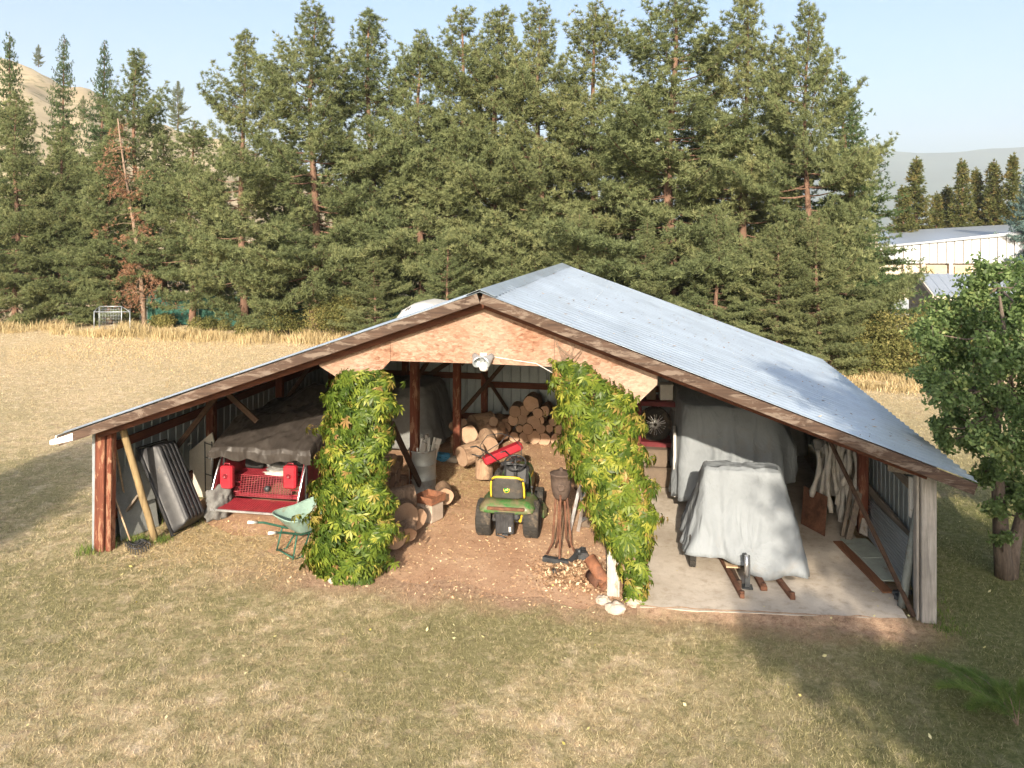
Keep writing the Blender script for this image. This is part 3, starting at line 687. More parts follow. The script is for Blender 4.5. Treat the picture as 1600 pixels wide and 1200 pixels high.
def wheel(parent, c, r, w, axis='X', rim='alu', tread=True, rimr=.6, spokes=0, tyre='rubber', bulge=.03):
    """tyre and rim round the x axis of its own object"""
    prof = [(r * rimr, -w * .42), (r * .82, -w / 2), (r * .95, -w * .47), (r, -w * .36), (r * 1.0, 0), (r, w * .36), (r * .95, w * .47), (r * .82, w / 2), (r * rimr, w * .42)]
    b = MB(); b.lathe(prof, (0, 0, 0), axis, 40)
    if tread:
        k = 30
        for i in range(k):
            a = 2 * math.pi * i / k
            for s in (-1, 1):
                p = {'X': Vector((s * w * .22, r * math.cos(a), r * math.sin(a))), 'Y': Vector((r * math.cos(a), s * w * .22, r * math.sin(a)))}[axis]
                rot = Matrix.Rotation(a, 3, 'X') if axis == 'X' else Matrix.Rotation(-a, 3, 'Y')
                b.box(p, (w * .36, .014, .045 * r / .3) if axis == 'X' else (.014, w * .36, .045 * r / .3), rot)
    ty = b.build('tyre', MAT[tyre], parent); ty.location = c
    b = MB(); q = r * rimr; b.lathe([(q * 1.02, -w * .4), (q * .95, -w * .36), (q * .85, -w * .2), (q * .3, -w * .24), (q * .25, -w * .3), (0, -w * .3)], (0, 0, 0), axis, 32)
    b.lathe([(0, w * .3), (q * .25, w * .3), (q * .3, w * .24), (q * .85, w * .2), (q * .95, w * .36), (q * 1.02, w * .4)], (0, 0, 0), axis, 32)
    rm = b.build('rim', MAT[rim], ty)
    if spokes:
        b = MB()
        for i in range(spokes):
            a = 2 * math.pi * i / spokes
            for da in (-.1, .1):
                d = Vector((math.cos(a + da), 0, math.sin(a + da))); b.bar(d * q * .15 + Vector((0, -w * .4, 0)), Vector((math.cos(a + da * 2), 0, math.sin(a + da * 2))) * q * .97 + Vector((0, -w * .38, 0)), .02, .025, (0, 1, 0))
        b.build('spokes', MAT['chrome'], rm)
    return ty
for u in (u0 - .16, u1 + .16):
    ty = wheel(TR, (u - 1.75, 2.75 - 1.5, .29), .29, .17)
blob('folded_tarp', 'dark folded tarp heaped on the deck of the red trailer', 'tarp', (1.95, 2.35, .74), (.33, .24, .10), 'grey_cloth', 7, 4, .55, .5)
blob('folded_cloth', 'small white cloth folded flat on the red trailer deck', 'cloth', (1.95, 2.12, .675), (.33, .09, .045), 'white_cloth', 8, 4, .3, .5)
for i, (px, lb) in enumerate(((355, 'red plastic fuel can hanging at the left side of the red trailer'), (454, 'red plastic fuel can hanging beside the wheelbarrow end of the trailer'))):
    c = PV(px, 745, 1.72); t = thing('fuel_can', lb, 'fuel can', (c.x, 1.72, c.z - .21), 0, 'red fuel cans on the trailer')
    b = MB(); b.box((0, 0, .21), (.24, .13, .40), None, .03); b.build('can_body', MAT['red_plastic'], t)
    b = MB(); b.lathe([(.05, 0), (.05, .008), (.035, .010), (.035, .004), (.0, .004)], (0, -.066, .24), m=Matrix(((1, 0, 0), (0, 0, -1), (0, 1, 0))), n=20)
    b.build('round_emblem', MAT['white_plastic'] if 0 else MAT['red_paint'], t)
    b = MB(); b.tube([(-.05, 0, .40), (-.05, 0, .445), (.05, 0, .445), (.05, 0, .40)], .012, 6); b.build('can_handle', MAT['red_paint'], t)
# tarp over the trailer
t = thing('tarp', 'dark brown tarp draped over the red trailer', 'tarp', (1.8, 3.2, 1.05))
def tz(x, y):       # height of the top of the load at world x, y
    q = min(1, max(0, (y - 1.55) / 1.1)); a = 1.14 + .36 * (1 - (1 - q) ** 2); pk = math.exp(-((x - 1.75) ** 2 / .12 + (y - 3.7) ** 2 / .5)); pr = 1 / (1 + math.exp(-(x - 2.0) * 5)) * min(1, max(0, (y - 2.0) / 1.4))
    return a + .30 * pk + .26 * pr
b = MB(); NX, NY = 72, 90; x0, x1, y0, y1 = .90, 2.74, 1.58, 4.95
def tf(i, j):
    I = -.15 + 1.3 * i; J = -.17 + 1.34 * j; x = x0 + (x1 - x0) * min(1, max(0, I)); y = y0 + (y1 - y0) * min(1, max(0, J))
    ox = max(0, -I, I - 1) / .15; oy = max(0, -J, J - 1) / .17; o = max(ox, oy); z = tz(x, y)
    z = z * (1 - o) + (min(1.07, z - .05) + .09 * noise.noise((x * 2.3, y * 2, 1))) * o + .02 * (1 - o) * math.cos(o)
    f = .06 * o * noise.noise((x * 5 + 3, y * 5, z * .6)) + .015 * noise.fractal((x * 6, y * 6, z * 4), .9, 2, 4)
    w = .075 * noise.ridged_multi_fractal((x * 1.0, y * .8, 2), .9, 2, 4, 1, 2)
    sx = -1 if I < 0 else (1 if I > 1 else 0); sy = -1 if J < 0 else (1 if J > 1 else 0)
    return (x + sx * (.03 + f) * min(1, ox * 3), y + sy * (.03 + f) * min(1, oy * 3), z + f + w * (1 - o) - .03)
b.grid(NX * 2, NY * 2, tf); b.build('tarp_sheet', MAT['tarp_dark'], t, True, solid=.004)
b = MB()
for (x, y) in ((1.05, 1.75), (2.6, 1.75), (1.05, 4.8), (2.6, 4.8)): b.bar((x, y, .34), (x, y, 1.08), .04, .04)
for y in (1.75, 4.8): b.bar((1.05, y, 1.08), (2.6, y, 1.08), .04, .04)
b.build('tarp_support', MAT['black_void'], TR, True)
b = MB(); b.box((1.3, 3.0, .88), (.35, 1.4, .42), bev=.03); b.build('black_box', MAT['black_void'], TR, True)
# wheelbarrow
WB = thing('wheelbarrow', 'pale green wheelbarrow parked in the grass by the leafy vine', 'wheelbarrow', (3.12, .62, 0), R(-33))
def trayf(i, j, off=0):          # i across, j from handles (0) to nose (1)
    a = 2 * math.pi * i; r = j; cx, cy = math.cos(a), math.sin(a); p = 4; k = (abs(cx) ** p + abs(cy) ** p) ** (-1 / p); x, y = cx * k, cy * k
    w = (.20 + .13 * r) ; l0 = .20 + .25 * r
    ly = y * l0 + (.12 * r if y > 0 else .0) * y
    return (x * w * (1 - .12 * y), ly, .36 + (.26 + (.10 if y > 0 else 0) * max(0, y)) * max(0, r - .08) * 1.08)
b = MB(); b.grid(56, 10, lambda i, j: trayf(i, .55 + .45 * j if j > 0 else .0)); 
b = MB(); b.grid(56, 12, lambda i, j: trayf(i, j) if j > .02 else (trayf(i, .0)[0] * .05, trayf(i, 0)[1] * .05, .36)); b.build('tray', MAT['green_tray'], WB, solid=.004)
b = MB(); b.tube([trayf(i / 56, 1.0) for i in range(56)], .011, 6, closed=True); b.build('tray_rim', MAT['green_tray'], WB)
for s in (-1, 1):
    b = MB(); b.tube([(s * .31, -.78, .56), (s * .29, -.55, .50), (s * .20, -.2, .345), (s * .12, .35, .30), (s * .06, .62, .22)], .017, 8); h = b.build('handle', MAT['green_frame'], WB)
    b = MB(); b.tube([(s * .312, -.80, .566), (s * .297, -.66, .53)], .024, 8); b.build('grip', MAT['white_plastic'], h)
    b = MB(); b.tube([(s * .22, -.28, .36), (s * .24, -.36, .02), (s * .23, -.20, .015), (s * .16, -.02, .33)], .014, 8); b.build('leg', MAT['green_frame'], WB)
b = MB(); b.tube([(-.24, -.36, .05), (.24, -.36, .05)], .012, 6); b.build('stretcher', MAT['green_frame'], WB)
wheel(WB, (0, .66, .19), .19, .09, rim='green_frame')
# ------------------------------------------------------------------ centre bay: firewood
def log(name, label, cat, c, d, r, L, grp=None, seed=0, n=22, mat='log_bark'):
    """a sawn round with its bark and two sawn faces as parts"""
    d = Vector(d).normalized(); y = d; x = y.cross(Vector((0, 0, 1))); x = x.normalized() if x.length > .1 else Vector((1, 0, 0)); z = x.cross(y)
    m = Matrix((x, y, z)).transposed().to_4x4(); o = thing(name, label, cat, c, 0, grp); o.matrix_basis = Matrix.Translation(c) @ m
    rs = [r * (1 + .15 * noise.noise((math.cos(2 * math.pi * k / n) * 1.3 + seed, math.sin(2 * math.pi * k / n) * 1.3, seed))) for k in range(n)]
    b = MB(); vs = []; H = 5
    for j in range(H + 1):
        for k in range(n):
            a = 2 * math.pi * k / n; q = rs[k] * (1 + .03 * noise.noise((k * .5, j * .7, seed + 3)) + (.015 if 0 < j < H else 0)); vs.append((q * math.cos(a), -L / 2 + L * j / H, q * math.sin(a)))
    b.add(vs, [(j * n + k, (j + 1) * n + k, (j + 1) * n + (k + 1) % n, j * n + (k + 1) % n) for j in range(H) for k in range(n)], True); b.build('bark', MAT[mat], o)
    for s in (-1, 1):
        b = MB(); vs = [(0, s * (L / 2 + .001), 0)] + [(rs[k] * .5 * math.cos(2 * math.pi * k / n), s * (L / 2 + .004 * noise.noise((k, s, 0))), rs[k] * .5 * math.sin(2 * math.pi * k / n)) for k in range(n)] + [(rs[k] * .965 * math.cos(2 * math.pi * k / n), s * (L / 2 + .002), rs[k] * .965 * math.sin(2 * math.pi * k / n)) for k in range(n)]
        fs = [(0, 1 + k, 1 + (k + 1) % n) for k in range(n)] + [(1 + k, 1 + n + k, 1 + n + (k + 1) % n, 1 + (k + 1) % n) for k in range(n)]
        b.add(vs, fs if s < 0 else [f[::-1] for f in fs], False); b.build('sawn_face', MAT['log_end'], o)
    return o
# big rounds beside the left vine
def at(px, py, v, dz=0): p = PV(px, py, v); return (p.x, v, max(.05, p.z + dz))
LG = 'log rounds heaped beside the left vine'
log('log_round', 'largest sawn log round with its ringed face beside the left vine', 'log', at(632, 804, 1.35), (-.5, .86, -.05), .215, .24, LG, 1)
log('log_round', 'tilted log round lowest in the heap next to the vine roots', 'log', at(616, 838, .75), (-.45, .85, .15), .16, .22, LG, 2)
log('log_round', 'small pale log round propped under the largest ringed one', 'log', at(638, 828, 1.05), (-.3, .8, .4), .14, .2, LG, 3)
log('log_round', 'thick log lying on top of the heap by the vine', 'log', at(628, 778, 1.75), (.8, .5, .1), .19, .42, LG, 4)
log('log_slice', 'thin oval log slice standing upright by the tin box', 'log', at(651, 810, 1.5), (-.8, .6, .1), .17, .09, LG, 5)
log('log_round', 'log round behind the drum side of the tin box', 'log', at(694, 770, 2.85), (.35, -.9, .05), .145, .5, LG, 6, mat='log_side')
# split firewood behind the vine
k = 0; ORD = ['first', 'second', 'third', 'fourth', 'fifth', 'sixth', 'seventh', 'eighth', 'ninth', 'tenth', 'eleventh', 'twelfth', 'thirteenth', 'fourteenth', 'fifteenth', 'sixteenth']; RW = ['bottom', 'second', 'third', 'fourth', 'fifth', 'top']
for row in range(5):
    for i in range(6 - row // 2):
        r = rnd.uniform(.08, .125); v = 1.7 + .30 * i + rnd.uniform(-.03, .03) + .12 * (row % 2); z = .11 + row * .2
        if row >= 3 and i < 1: continue
        o = log('firewood', '%s log from the front, %s row of the firewood behind the left vine' % (ORD[i], RW[row]), 'log', (3.62 + rnd.uniform(-.03, .05), v, z), (1, rnd.uniform(-.12, .12), rnd.uniform(-.05, .05)), r, .5, 'firewood stacked behind the left vine', k, mat='log_side'); k += 1
# tin box on a block
t = thing('wood_block', 'pale squared stone block in front of the drum', 'block', (4.72, 2.25, 0))
b = MB(); b.box((4.68, 2.2, .165), (.34, .36, .33), (0, 0, R(-22)), .03); b.build('block_body', MAT['cinder'], t, True)
t = thing('tin_box', 'open rusty tin box set on the pale block', 'box', (4.68, 2.2, .335), R(-22))
for c, d in (((0, -.19, .06), (.38, .01, .12)), ((0, .19, .06), (.38, .01, .12)), ((-.19, 0, .06), (.01, .39, .12)), ((.19, 0, .06), (.01, .39, .12))):
    b = MB(); b.box(c, d); b.build('side', MAT['rust_bright'], t)
b = MB(); b.box((0, 0, .008), (.38, .38, .01)); b.build('bottom', MAT['rust_bright'], t)
# drum with offcuts
dp = G(660, 768); DR = thing('steel_drum', 'grey steel drum full of white offcuts behind a red post', 'drum', (dp.x, dp.y, 0))
pr = [(.262, 0), (.268, .012), (.258, .03)]
for zz in (.28, .56): pr += [(.258, zz - .02), (.27, zz - .006), (.27, zz + .006), (.258, zz + .02)]
pr += [(.258, .80), (.268, .815), (.268, .83), (.250, .83), (.250, .75), (0, .72)]
MB().lathe(pr, n=40).build('drum_body', MAT['drum_grey'], DR)
for i in range(16):
    a = rnd.uniform(0, 6.28); q = rnd.uniform(.02, .19); o = Vector((dp.x + q * math.cos(a), dp.y + q * math.sin(a), .4)); d = Vector((rnd.uniform(-.22, .3), rnd.uniform(-.25, .2), 1)).normalized()
    b = MB(); L = rnd.uniform(.5, .68)
    if i % 3 == 0: b.bar(o, o + d * L, .05, .10)
    elif i % 3 == 1: b.tube([o, o + d * L], .03, 10)
    else: b.bar(o, o + d * L, .035, .035)
    ob = b.build('offcut', MAT['white_plastic'] if i % 3 else MAT['white_cloth']); tag(ob, '%s white %s of those sticking up out of the grey drum' % (ORD[i], ['flat offcut', 'round tube', 'square stick'][i % 3]), 'offcut', 'white offcuts in the drum')
blob('blue_bag', 'small blue bag on the straw beyond the drum', 'bag', (3.95, 5.6, .1), (.17, .14, .10), 'blue_plastic', 2, 3, .3)
# large chunks
CH = 'large log chunks in the middle of the shed'
for px, py, v, r, L, d, lb in ((735, 708, 4.9, .21, .46, (.6, .75, .1), 'broad log chunk right of the footed post'), (762, 690, 5.6, .2, .42, (-.4, .9, .2), 'pale faced chunk behind the red tiller'), (757, 730, 4.3, .17, .42, (0, .1, 1), 'short upright log beside the tractor steering wheel'), (733, 676, 6.2, .2, .55, (.2, -1, .1), 'hollow log lying behind the broad chunk'), (752, 664, 6.9, .26, .5, (.7, .7, 0), 'dark log chunk near the back posts'), (772, 672, 6.4, .2, .45, (.2, 1, 0), 'smaller log chunk before the back woodpile'), (722, 690, 6.3, .16, .5, (1, .3, 0), 'log lying against the footed post')):
    log('log_chunk', lb, 'log', at(px, py, v), d, r, L, CH, px, mat='log_side')
for i in range(12):
    px = 716 + 6.2 * i; py = rnd.uniform(655, 690); v = rnd.uniform(6.3, 7.6)
    log('firewood', '%s loose firewood piece from the left in the dim heap' % ORD[i], 'log', at(px, py, v), (rnd.uniform(-1, 1), rnd.uniform(-1, 1), rnd.uniform(-.3, .3)), rnd.uniform(.09, .16), rnd.uniform(.3, .5), 'loose firewood in the dim heap', i, mat='log_side')
# straw and chips
# woodpile at the back
k = 100
for row in range(5):
    n = 12 - row; 
    for i in range(n):
        r = rnd.uniform(.085, .165); u = 4.95 + i * .25 + row * .10 + rnd.uniform(-.06, .06); z = .15 + row * .20 + rnd.uniform(-.03, .03)
        if row == 4 and i not in (1, 6): continue
        if row == 4: r = .19
        log('firewood', '%s round log from the left in the %s row of the back woodpile' % (ORD[i], RW[row]) if row < 4 else ('biggest log on top of the back woodpile at its left' if i == 1 else 'biggest log on top of the back woodpile at its right'), 'log', (u, 7.55 + rnd.uniform(-.08, .08), z), (rnd.uniform(-.08, .08), 1, 0), r, .5, 'firewood stacked against the back wall', k); k += 1
# covered car at the back
cover('car_cover', 'cover_grey_b', None, (2.55, 7.1, 0), [(.05, .05, 1.45, 0, 0, 0), (.7, .75, 1.42, .1, 0, 0), (.86, 1.0, 1.25, 0, 0, .02), (1.02, 1.08, .55, 0, 0, .07), (1.10, 1.12, .12, 0, 0, .09)], seed=4, p=5)
tag(bpy.data.objects['car_cover'], 'grey cover draped over a boxy vehicle at the back of the middle bay', 'cover')
# ------------------------------------------------------------------ lawn tractor
LT = thing('lawn_tractor', 'green and yellow ride on mower parked with its seat towards us', 'lawn tractor', (6.15, 1.80, 0), R(2))
def tw(x, y, r, w, rim=.55): return wheel(LT, (x, y, r), r, w, 'X', 'yellow_paint', True, rim)
for x in (-.39, .39): tw(x, 0, .285, .26)
for x in (-.36, .36): tw(x, 1.28, .19, .16)
b = MB()
def fend(i, j):
    x = -.46 + .92 * i; y = -.34 + .62 * j; e = 1 - abs(2 * i - 1) ** 6; z = .52 + .115 * (1 - (1 - min(1, j * 3.5)) ** 2.2) * (.55 + .45 * e) - .06 * max(0, abs(2 * i - 1) - .8) / .2
    if j == 0: z = .50 - .03 * e
    return (x * (1 - .12 * (1 - min(1, j * 4)) ** 2), y, z)
b.grid(40, 20, fend); b.build('fender', MAT['green_paint'], LT, solid=.012)
b = MB(); b.box((0, -.30, .54), (.62, .10, .05), None, .015); b.build('rear_lip', MAT['rust'], LT)
b = MB(); b.box((0, .62, .40), (.42, 1.7, .16), None, .03); b.box((0, 0, .285), (.56, .12, .12), None, .02); b.box((0, 1.28, .22), (.60, .07, .07)); b.build('chassis', MAT['steel_dark'], LT)
b = MB(); b.box((-.02, -.24, .30), (.30, .16, .34), None, .02)
for x in np.arange(-.14, .12, .045): b.box((x, -.325, .30), (.012, .012, .32))
b.box((-.02, -.25, .48), (.34, .19, .02), None, .008); b.build('battery_box', MAT['black_plastic'], LT)
b = MB(); b.box((.07, -.334, .22), (.035, .004, .075)); b.build('white_sticker', MAT['white_plastic'], LT)
b = MB(); b.box((0, -.30, .15), (.10, .20, .012)); b.tube([(-.20, -.1, .22), (-.15, -.34, .12), (0, -.40, .11)], .012, 6); b.build('hitch_plate', MAT['steel_dark'], LT)
b = MB(); b.box((.21, .0, .36), (.07, .14, .26), (0, R(8), 0), .02); b.build('transaxle', MAT['yellow_paint'], LT)
# seat
st = MB()
def seatb(i, j):
    x = (i - .5); z = j; w = .52 - .10 * max(0, z - .45) ** 1.2; k = 1 - (2 * abs(x)) ** 6
    return (x * w, -.16 - .09 * z - .03 * k + .04 * (abs(2 * x)) ** 4, .66 + .36 * z - (.05 * (abs(2 * x)) ** 5 if z > .9 else 0))
st.grid(24, 14, seatb); s_back = st.build('seat_back', MAT['seat_vinyl'], LT, solid=.07)
b = MB(); pts = [seatb(0, j / 10) for j in range(11)] + [seatb(i / 10, 1) for i in range(1, 11)] + [seatb(1, 1 - j / 10) for j in range(1, 11)]
b.tube([(p[0] * 1.05, p[1] + .012, p[2] + (.014 if p[2] > 1.0 else 0)) for p in pts], .019, 8); b.build('seat_piping', MAT['yellow_paint'], s_back)
b = MB(); b.box((0, .08, .70), (.46, .44, .10), None, .04); b.box((0, .07, .655), (.40, .38, .06), None, .02); b.build('seat_cushion', MAT['yellow_paint'], LT)
b = MB(); b.box((0, .06, .775), (.36, .36, .03), None, .012); b.build('seat_pad', MAT['seat_vinyl'], LT)
cb = seatb(.5, .45); mm = Matrix(((1, 0, 0), (0, .24, -.97), (0, .97, .24)))
b = MB(); b.lathe([(.052, -.002), (.052, .006), (0, .006)], (cb[0], cb[1] - .002, cb[2]), m=mm, n=24); bd = b.build('round_emblem', MAT['badge_yellow'], LT)
b = MB(); b.lathe([(.045, .004), (.045, .009), (0, .009)], (cb[0], cb[1] - .003, cb[2]), m=mm, n=24); b.build('emblem_field', MAT['badge_green'], bd)
deer = [(-.032, -.012), (-.020, .000), (-.010, .004), (.004, .004), (.012, .012), (.014, .024), (.018, .016), (.026, .026), (.024, .014), (.034, .010), (.026, .006), (.020, -.004), (.030, -.016), (.020, -.012), (.010, -.008), (-.006, -.008), (-.016, -.014), (-.030, -.024), (-.022, -.012)]
b = MB(); b.add([Vector((cb[0], cb[1] - .0145, cb[2])) + mm @ Vector((x, y, 0)) for x, y in deer], [tuple(range(len(deer)))]); b.build('emblem_deer', MAT['badge_yellow'], bd)
# steering, dash, hood
b = MB(); b.tube([(.185 * math.cos(a), .70 + .16 * math.sin(a), .99 + .08 * math.sin(a)) for a in np.linspace(0, 2 * math.pi, 33)[:-1]], .016, 8, closed=True)
for a in (R(200), R(340), R(90)): b.tube([(.175 * math.cos(a), .70 + .15 * math.sin(a), .99 + .075 * math.sin(a)), (0, .71, .96)], .016, 6)
b.lathe([(.05, 0), (.045, .03), (0, .04)], (0, .70, .95)); b.tube([(0, .71, .96), (0, .78, .6)], .03, 8); b.build('steering_wheel', MAT['black_plastic'], LT)
b = MB(); b.box((0, .90, .66), (.44, .20, .46), (R(-10), 0, 0), .05); b.build('dashboard', MAT['black_plastic'], LT)
b = MB()
def hood(i, j):
    a = math.pi * i; y = .86 + .80 * j; w = .26 - .03 * j - .06 * max(0, j - .85) / .15; h = .86 - .10 * j - .14 * max(0, j - .8) / .2
    cx = math.cos(a); sx = math.sin(a); p = 3.5; k = (abs(cx) ** p + abs(sx) ** p) ** (-1 / p); return (cx * k * w, y, .42 + sx * k * (h - .42))
b.grid(28, 20, hood); b.add([hood(i / 28, 1) for i in range(29)], [tuple(range(29))]); b.build('hood', MAT['green_paint'], LT, solid=.006)
for s in (-1, 1):
    b = MB(); b.box((s * .247, 1.12, .66), (.006, .34, .06)); b.build('hood_stripe', MAT['yellow_paint'], LT)
b = MB(); b.prism([(-.52, .50), (.52, .50), (.56, .66), (.46, .96), (-.46, .96), (-.56, .66)], 'Z', .13, .26); b.build('mower_deck', MAT['green_paint'], LT)
b = MB(); b.box((.36, .35, .42), (.26, .5, .03), None, .01); b.box((-.36, .35, .42), (.26, .5, .03), None, .01); b.build('footrest', MAT['rubber'], LT)
b = MB(); b.tube([(.36, .18, .52), (.36, .18, .74)], .01, 6); b.lathe([(.02, 0), (.024, .03), (0, .045)], (.36, .18, .73)); b.build('lever', MAT['black_plastic'], LT)
# ------------------------------------------------------------------ red tiller ahead of the mower
TI = thing('garden_tiller', 'red and black garden tiller standing beyond the ride on mower', 'tiller', (5.62, 3.75, 0), R(-20))
b = MB(); b.bar((-.36, -.05, .58), (.16, .50, .84), .22, .15, (0, 0, 1), .03); b.build('red_housing', MAT['red_plastic'], TI)
b = MB(); b.box((.15, .25, .38), (.36, .40, .30), None, .05); b.lathe([(.13, 0), (.13, .12), (.06, .16), (0, .16)], (.2, .2, .52)); b.tube([(.02, .0, .5), (.1, -.1, .62), (.3, -.05, .66)], .04, 10); b.build('engine', MAT['black_plastic'], TI)
for s in (-1, 1):
    b = MB(); b.tube([(s * .16 + .1, .3, .4), (s * .25 + .08, -.1, .75), (s * .32 + .05, -.45, .98), (s * .33 + .05, -.62, 1.0)], .014, 8); b.build('handlebar', MAT['steel_dark'], TI)
    wheel(TI, (.1 + s * .26, .25, .2), .2, .1, rim='steel_dark')
b = MB(); b.tube([(-.30, -.10, .66), (-.46, -.02, .86), (-.34, .05, 1.06), (-.05, .08, 1.13), (.22, .05, 1.10), (.42, .05, .95), (.46, .0, .6)], .008, 6); b.tube([(-.46, -.1, .60), (-.3, -.14, .76), (.0, .0, .98), (.1, .1, 1.16)], .008, 6)
b.tube([(-.58, -.12, .70), (-.4, -.1, .68)], .012, 6); b.build('control_cable', MAT['black_plastic'], TI)
b = MB()
for i in range(10):
    a = i * .63
    b.bar((-.02 + .03 * i, .62, .16), (-.02 + .03 * i, .62 + .15 * math.cos(a), .16 + .15 * math.sin(a)), .012, .04)
b.tube([(-.2, .62, .16), (.4, .62, .16)], .02, 8); b.build('tines', MAT['rust'], TI)
o = MB().bar((6.9, 4.6, .55), (7.7, 4.4, .5), .05, .04).build('plank', MAT['pale_wood']); tag(o, 'narrow pale plank lying across clutter behind the tractor', 'plank')
t = thing('junk_crate', 'dark wooden crate in the gloom behind the right vine', 'crate', (7.35, 4.5, 0))
b = MB(); b.box((7.35, 4.5, .25), (.8, .6, .46), (0, 0, .1), .02); b.build('crate_body', MAT['dark_wood_x'], t, True)
# ------------------------------------------------------------------ rusty pot on legs
PT = thing('iron_stand', 'rusty iron pot head on tall splayed bar legs', 'iron stand', (7.12, 1.05, 0))
b = MB(); b.lathe([(0, -.20), (.09, -.20), (.12, -.16), (.15, -.05), (.165, .10), (.168, .17), (.178, .175), (.178, .195), (.15, .20), (.10, .225), (.03, .235), (.03, .27), (0, .27)], (7.10, 1.15, 1.08), n=24); b.lathe([(.055, .0), (.06, .02), (.035, .03), (.03, -.01)], (7.12, .995, 1.1), m=Matrix(((1, 0, 0), (0, 0, -1), (0, 1, 0))), n=18); simple('sooty_iron', (.10, .072, .058), .8, .2, var=.35, scale=17); b.build('pot', MAT['sooty_iron'], PT, True)
for x, y in ((6.88, 1.12), (7.12, .72), (7.36, 1.08), (7.2, 1.45), (6.98, 1.4)):
    b = MB(); d = Vector((x - 7.1, y - 1.15, 0)); b.tube([Vector((7.1, 1.15, .98)) + d * .34, Vector((7.1, 1.15, .45)) + d * .52, Vector((7.1, 1.15, .20)) + d * .60, Vector((x, y, .015))], .017, 8); b.build('leg', MAT['rust'], PT, True)
# aluminium steps, bucket, red thing
AL = thing('step_ladder', 'aluminium step ladder leaning behind the right vine', 'ladder', (7.5, 1.6, 0))
for a, c in ((G(903, 830, .02), PV(921, 742, 1.75)), (G(888, 838, .02) + Vector((0, .25, 0)), PV(912, 730, 2.1)), (G(916, 812, .02), PV(900, 740, 2.3)), (G(930, 815, .02), PV(926, 735, 2.0))):
    b = MB(); b.bar(a, c, .055, .028, (0, 1, 0)); b.build('rail', MAT['alu'], AL, True)
for k in range(4):
    b = MB(); a = G(903, 830, .02).lerp(PV(921, 742, 1.75), .18 + .22 * k); c2 = G(930, 815, .02).lerp(PV(926, 735, 2.0), .18 + .22 * k); b.bar(a, c2, .07, .02); b.build('tread', MAT['alu'], AL, True)
t = thing('bucket', 'pale blue bucket standing behind the aluminium ladder', 'bucket', (7.45, 2.5, .0))
b = MB(); b.lathe([(.0, .32), (.12, .32), (.15, .62), (.16, .63), (.16, .65), (.145, .65), (.13, .40), (0, .40)]); b.build('bucket_body', MAT['white_plastic'], t)
b = MB(); b.lathe([(.128, .36), (.148, .54)]); b.build('blue_band', MAT['blue_plastic'], t); b = MB(); b.box((0, 0, .16), (.34, .34, .32), None, .02); b.build('box_under', MAT['carton'], t)
b = MB(); b.tube([G(917, 815, .05), PV(921, 775, 1.9)], .035, 10); o = b.build('red_pump', MAT['red_plastic']); tag(o, 'magenta red tube half hidden by the right vine leaves', 'tube')
# stove pipes, steel bracket, stones, debris
def pipe(name, lb, a, c, r, mat):
    a, c = Vector(a), Vector(c); b = MB(); b.tube([a, c], r, 24, caps=False); b.tube([a + (c - a) * .03, a + (c - a) * .045], r + .008, 24, caps=False); o = b.build(name, MAT[mat], solid=.004); tag(o, lb, 'pipe'); return o
pipe('stove_pipe', 'wide rusty stove pipe propped against the white post', G(921, 872, .35), G(946, 912, .10), .088, 'rust_bright')
pipe('stove_pipe', 'darker rusty pipe section lying on the ground under the other', G(922, 898, .09), G(940, 916, .09), .08, 'rust')
t = thing('tow_bracket', 'dark blue grey steel hitch bracket lying on the dirt', 'bracket', G(880, 880))
b = MB(); b.bar(G(849, 872, .06), G(892, 880, .07), .09, .07); b.bar(G(888, 882, .06), G(912, 858, .12), .08, .08); b.bar(G(863, 892, .03), G(886, 893, .04), .07, .05); b.bar(G(880, 893, .03), G(890, 876, .05), .05, .05); b.box(G(908, 868, .08), (.2, .18, .14), (0, .2, .3), .02); b.lathe([(.03, 0), (.035, .05), (.02, .08), (0, .08)], G(905, 866, .14)); b.build('bracket_body', MAT['steel_dark'], t, True)
for (px, py, r, lb, sd) in ((943, 938, .085, 'rounded pale stone left of the white post foot', 1), (962, 951, .115, 'flat pale stone in front of the white post', 2), (991, 942, .10, 'pointed pale stone below the right vine', 3), (523, 907, .075, 'small grey stone at the foot of the left vine', 4), (545, 906, .06, 'tiny stone beside another under the left vine', 5)):
    p = G(px, py, .04); blob('stone', lb, 'stone', p, (r * 1.15, r * .85, r * .75), 'stone', sd * 7, 3, .32, .35, None, 1.1)
# flood light on the gable
FL = thing('flood_light', 'twin grey flood lights fixed at the bottom of the gable board', 'light', (6.15, -.07, 3.16))
for s in (-1, 1):
    b = MB(); m2 = Euler((R(118), 0, R(-35 * s))).to_matrix(); b.lathe([(.035, -.06), (.05, 0), (.085, .09), (.09, .12), (.075, .12), (.04, .03), (0, .02)], (6.15 + s * .10, -.13, 3.23), m=m2, n=18); b.build('lamp_head', MAT['steel_dark'] if 0 else MAT['galv_steel'], FL, True)
b = MB(); b.lathe([(.0, 0), (.05, .0), (.065, .03), (.065, .06), (.04, .07), (.03, .12), (0, .12)], (6.17, -.15, 3.05), n=20); b.build('sensor', MAT['white_plastic'], FL, True)
b = MB(); b.box((6.15, -.08, 3.24), (.10, .05, .10), None, .01); b.tube([(6.15, -.08, 3.26), (6.4, -.07, 3.22), (6.9, -.07, 3.16), (7.25, -.08, 2.98)], .006, 5); b.build('bracket', MAT['white_plastic'], FL, True)
b = MB(); b.tube([(5.55 + .02 * i, 6.8 - .1 * i, 3.0 - .22 * i) for i in range(6)], .01, 5); o = b.build('hanging_rope', MAT['white_cloth']); o.location = (-1.3, -.2, .3); tag(o, 'thin pale rope hanging between the two inner posts', 'rope')
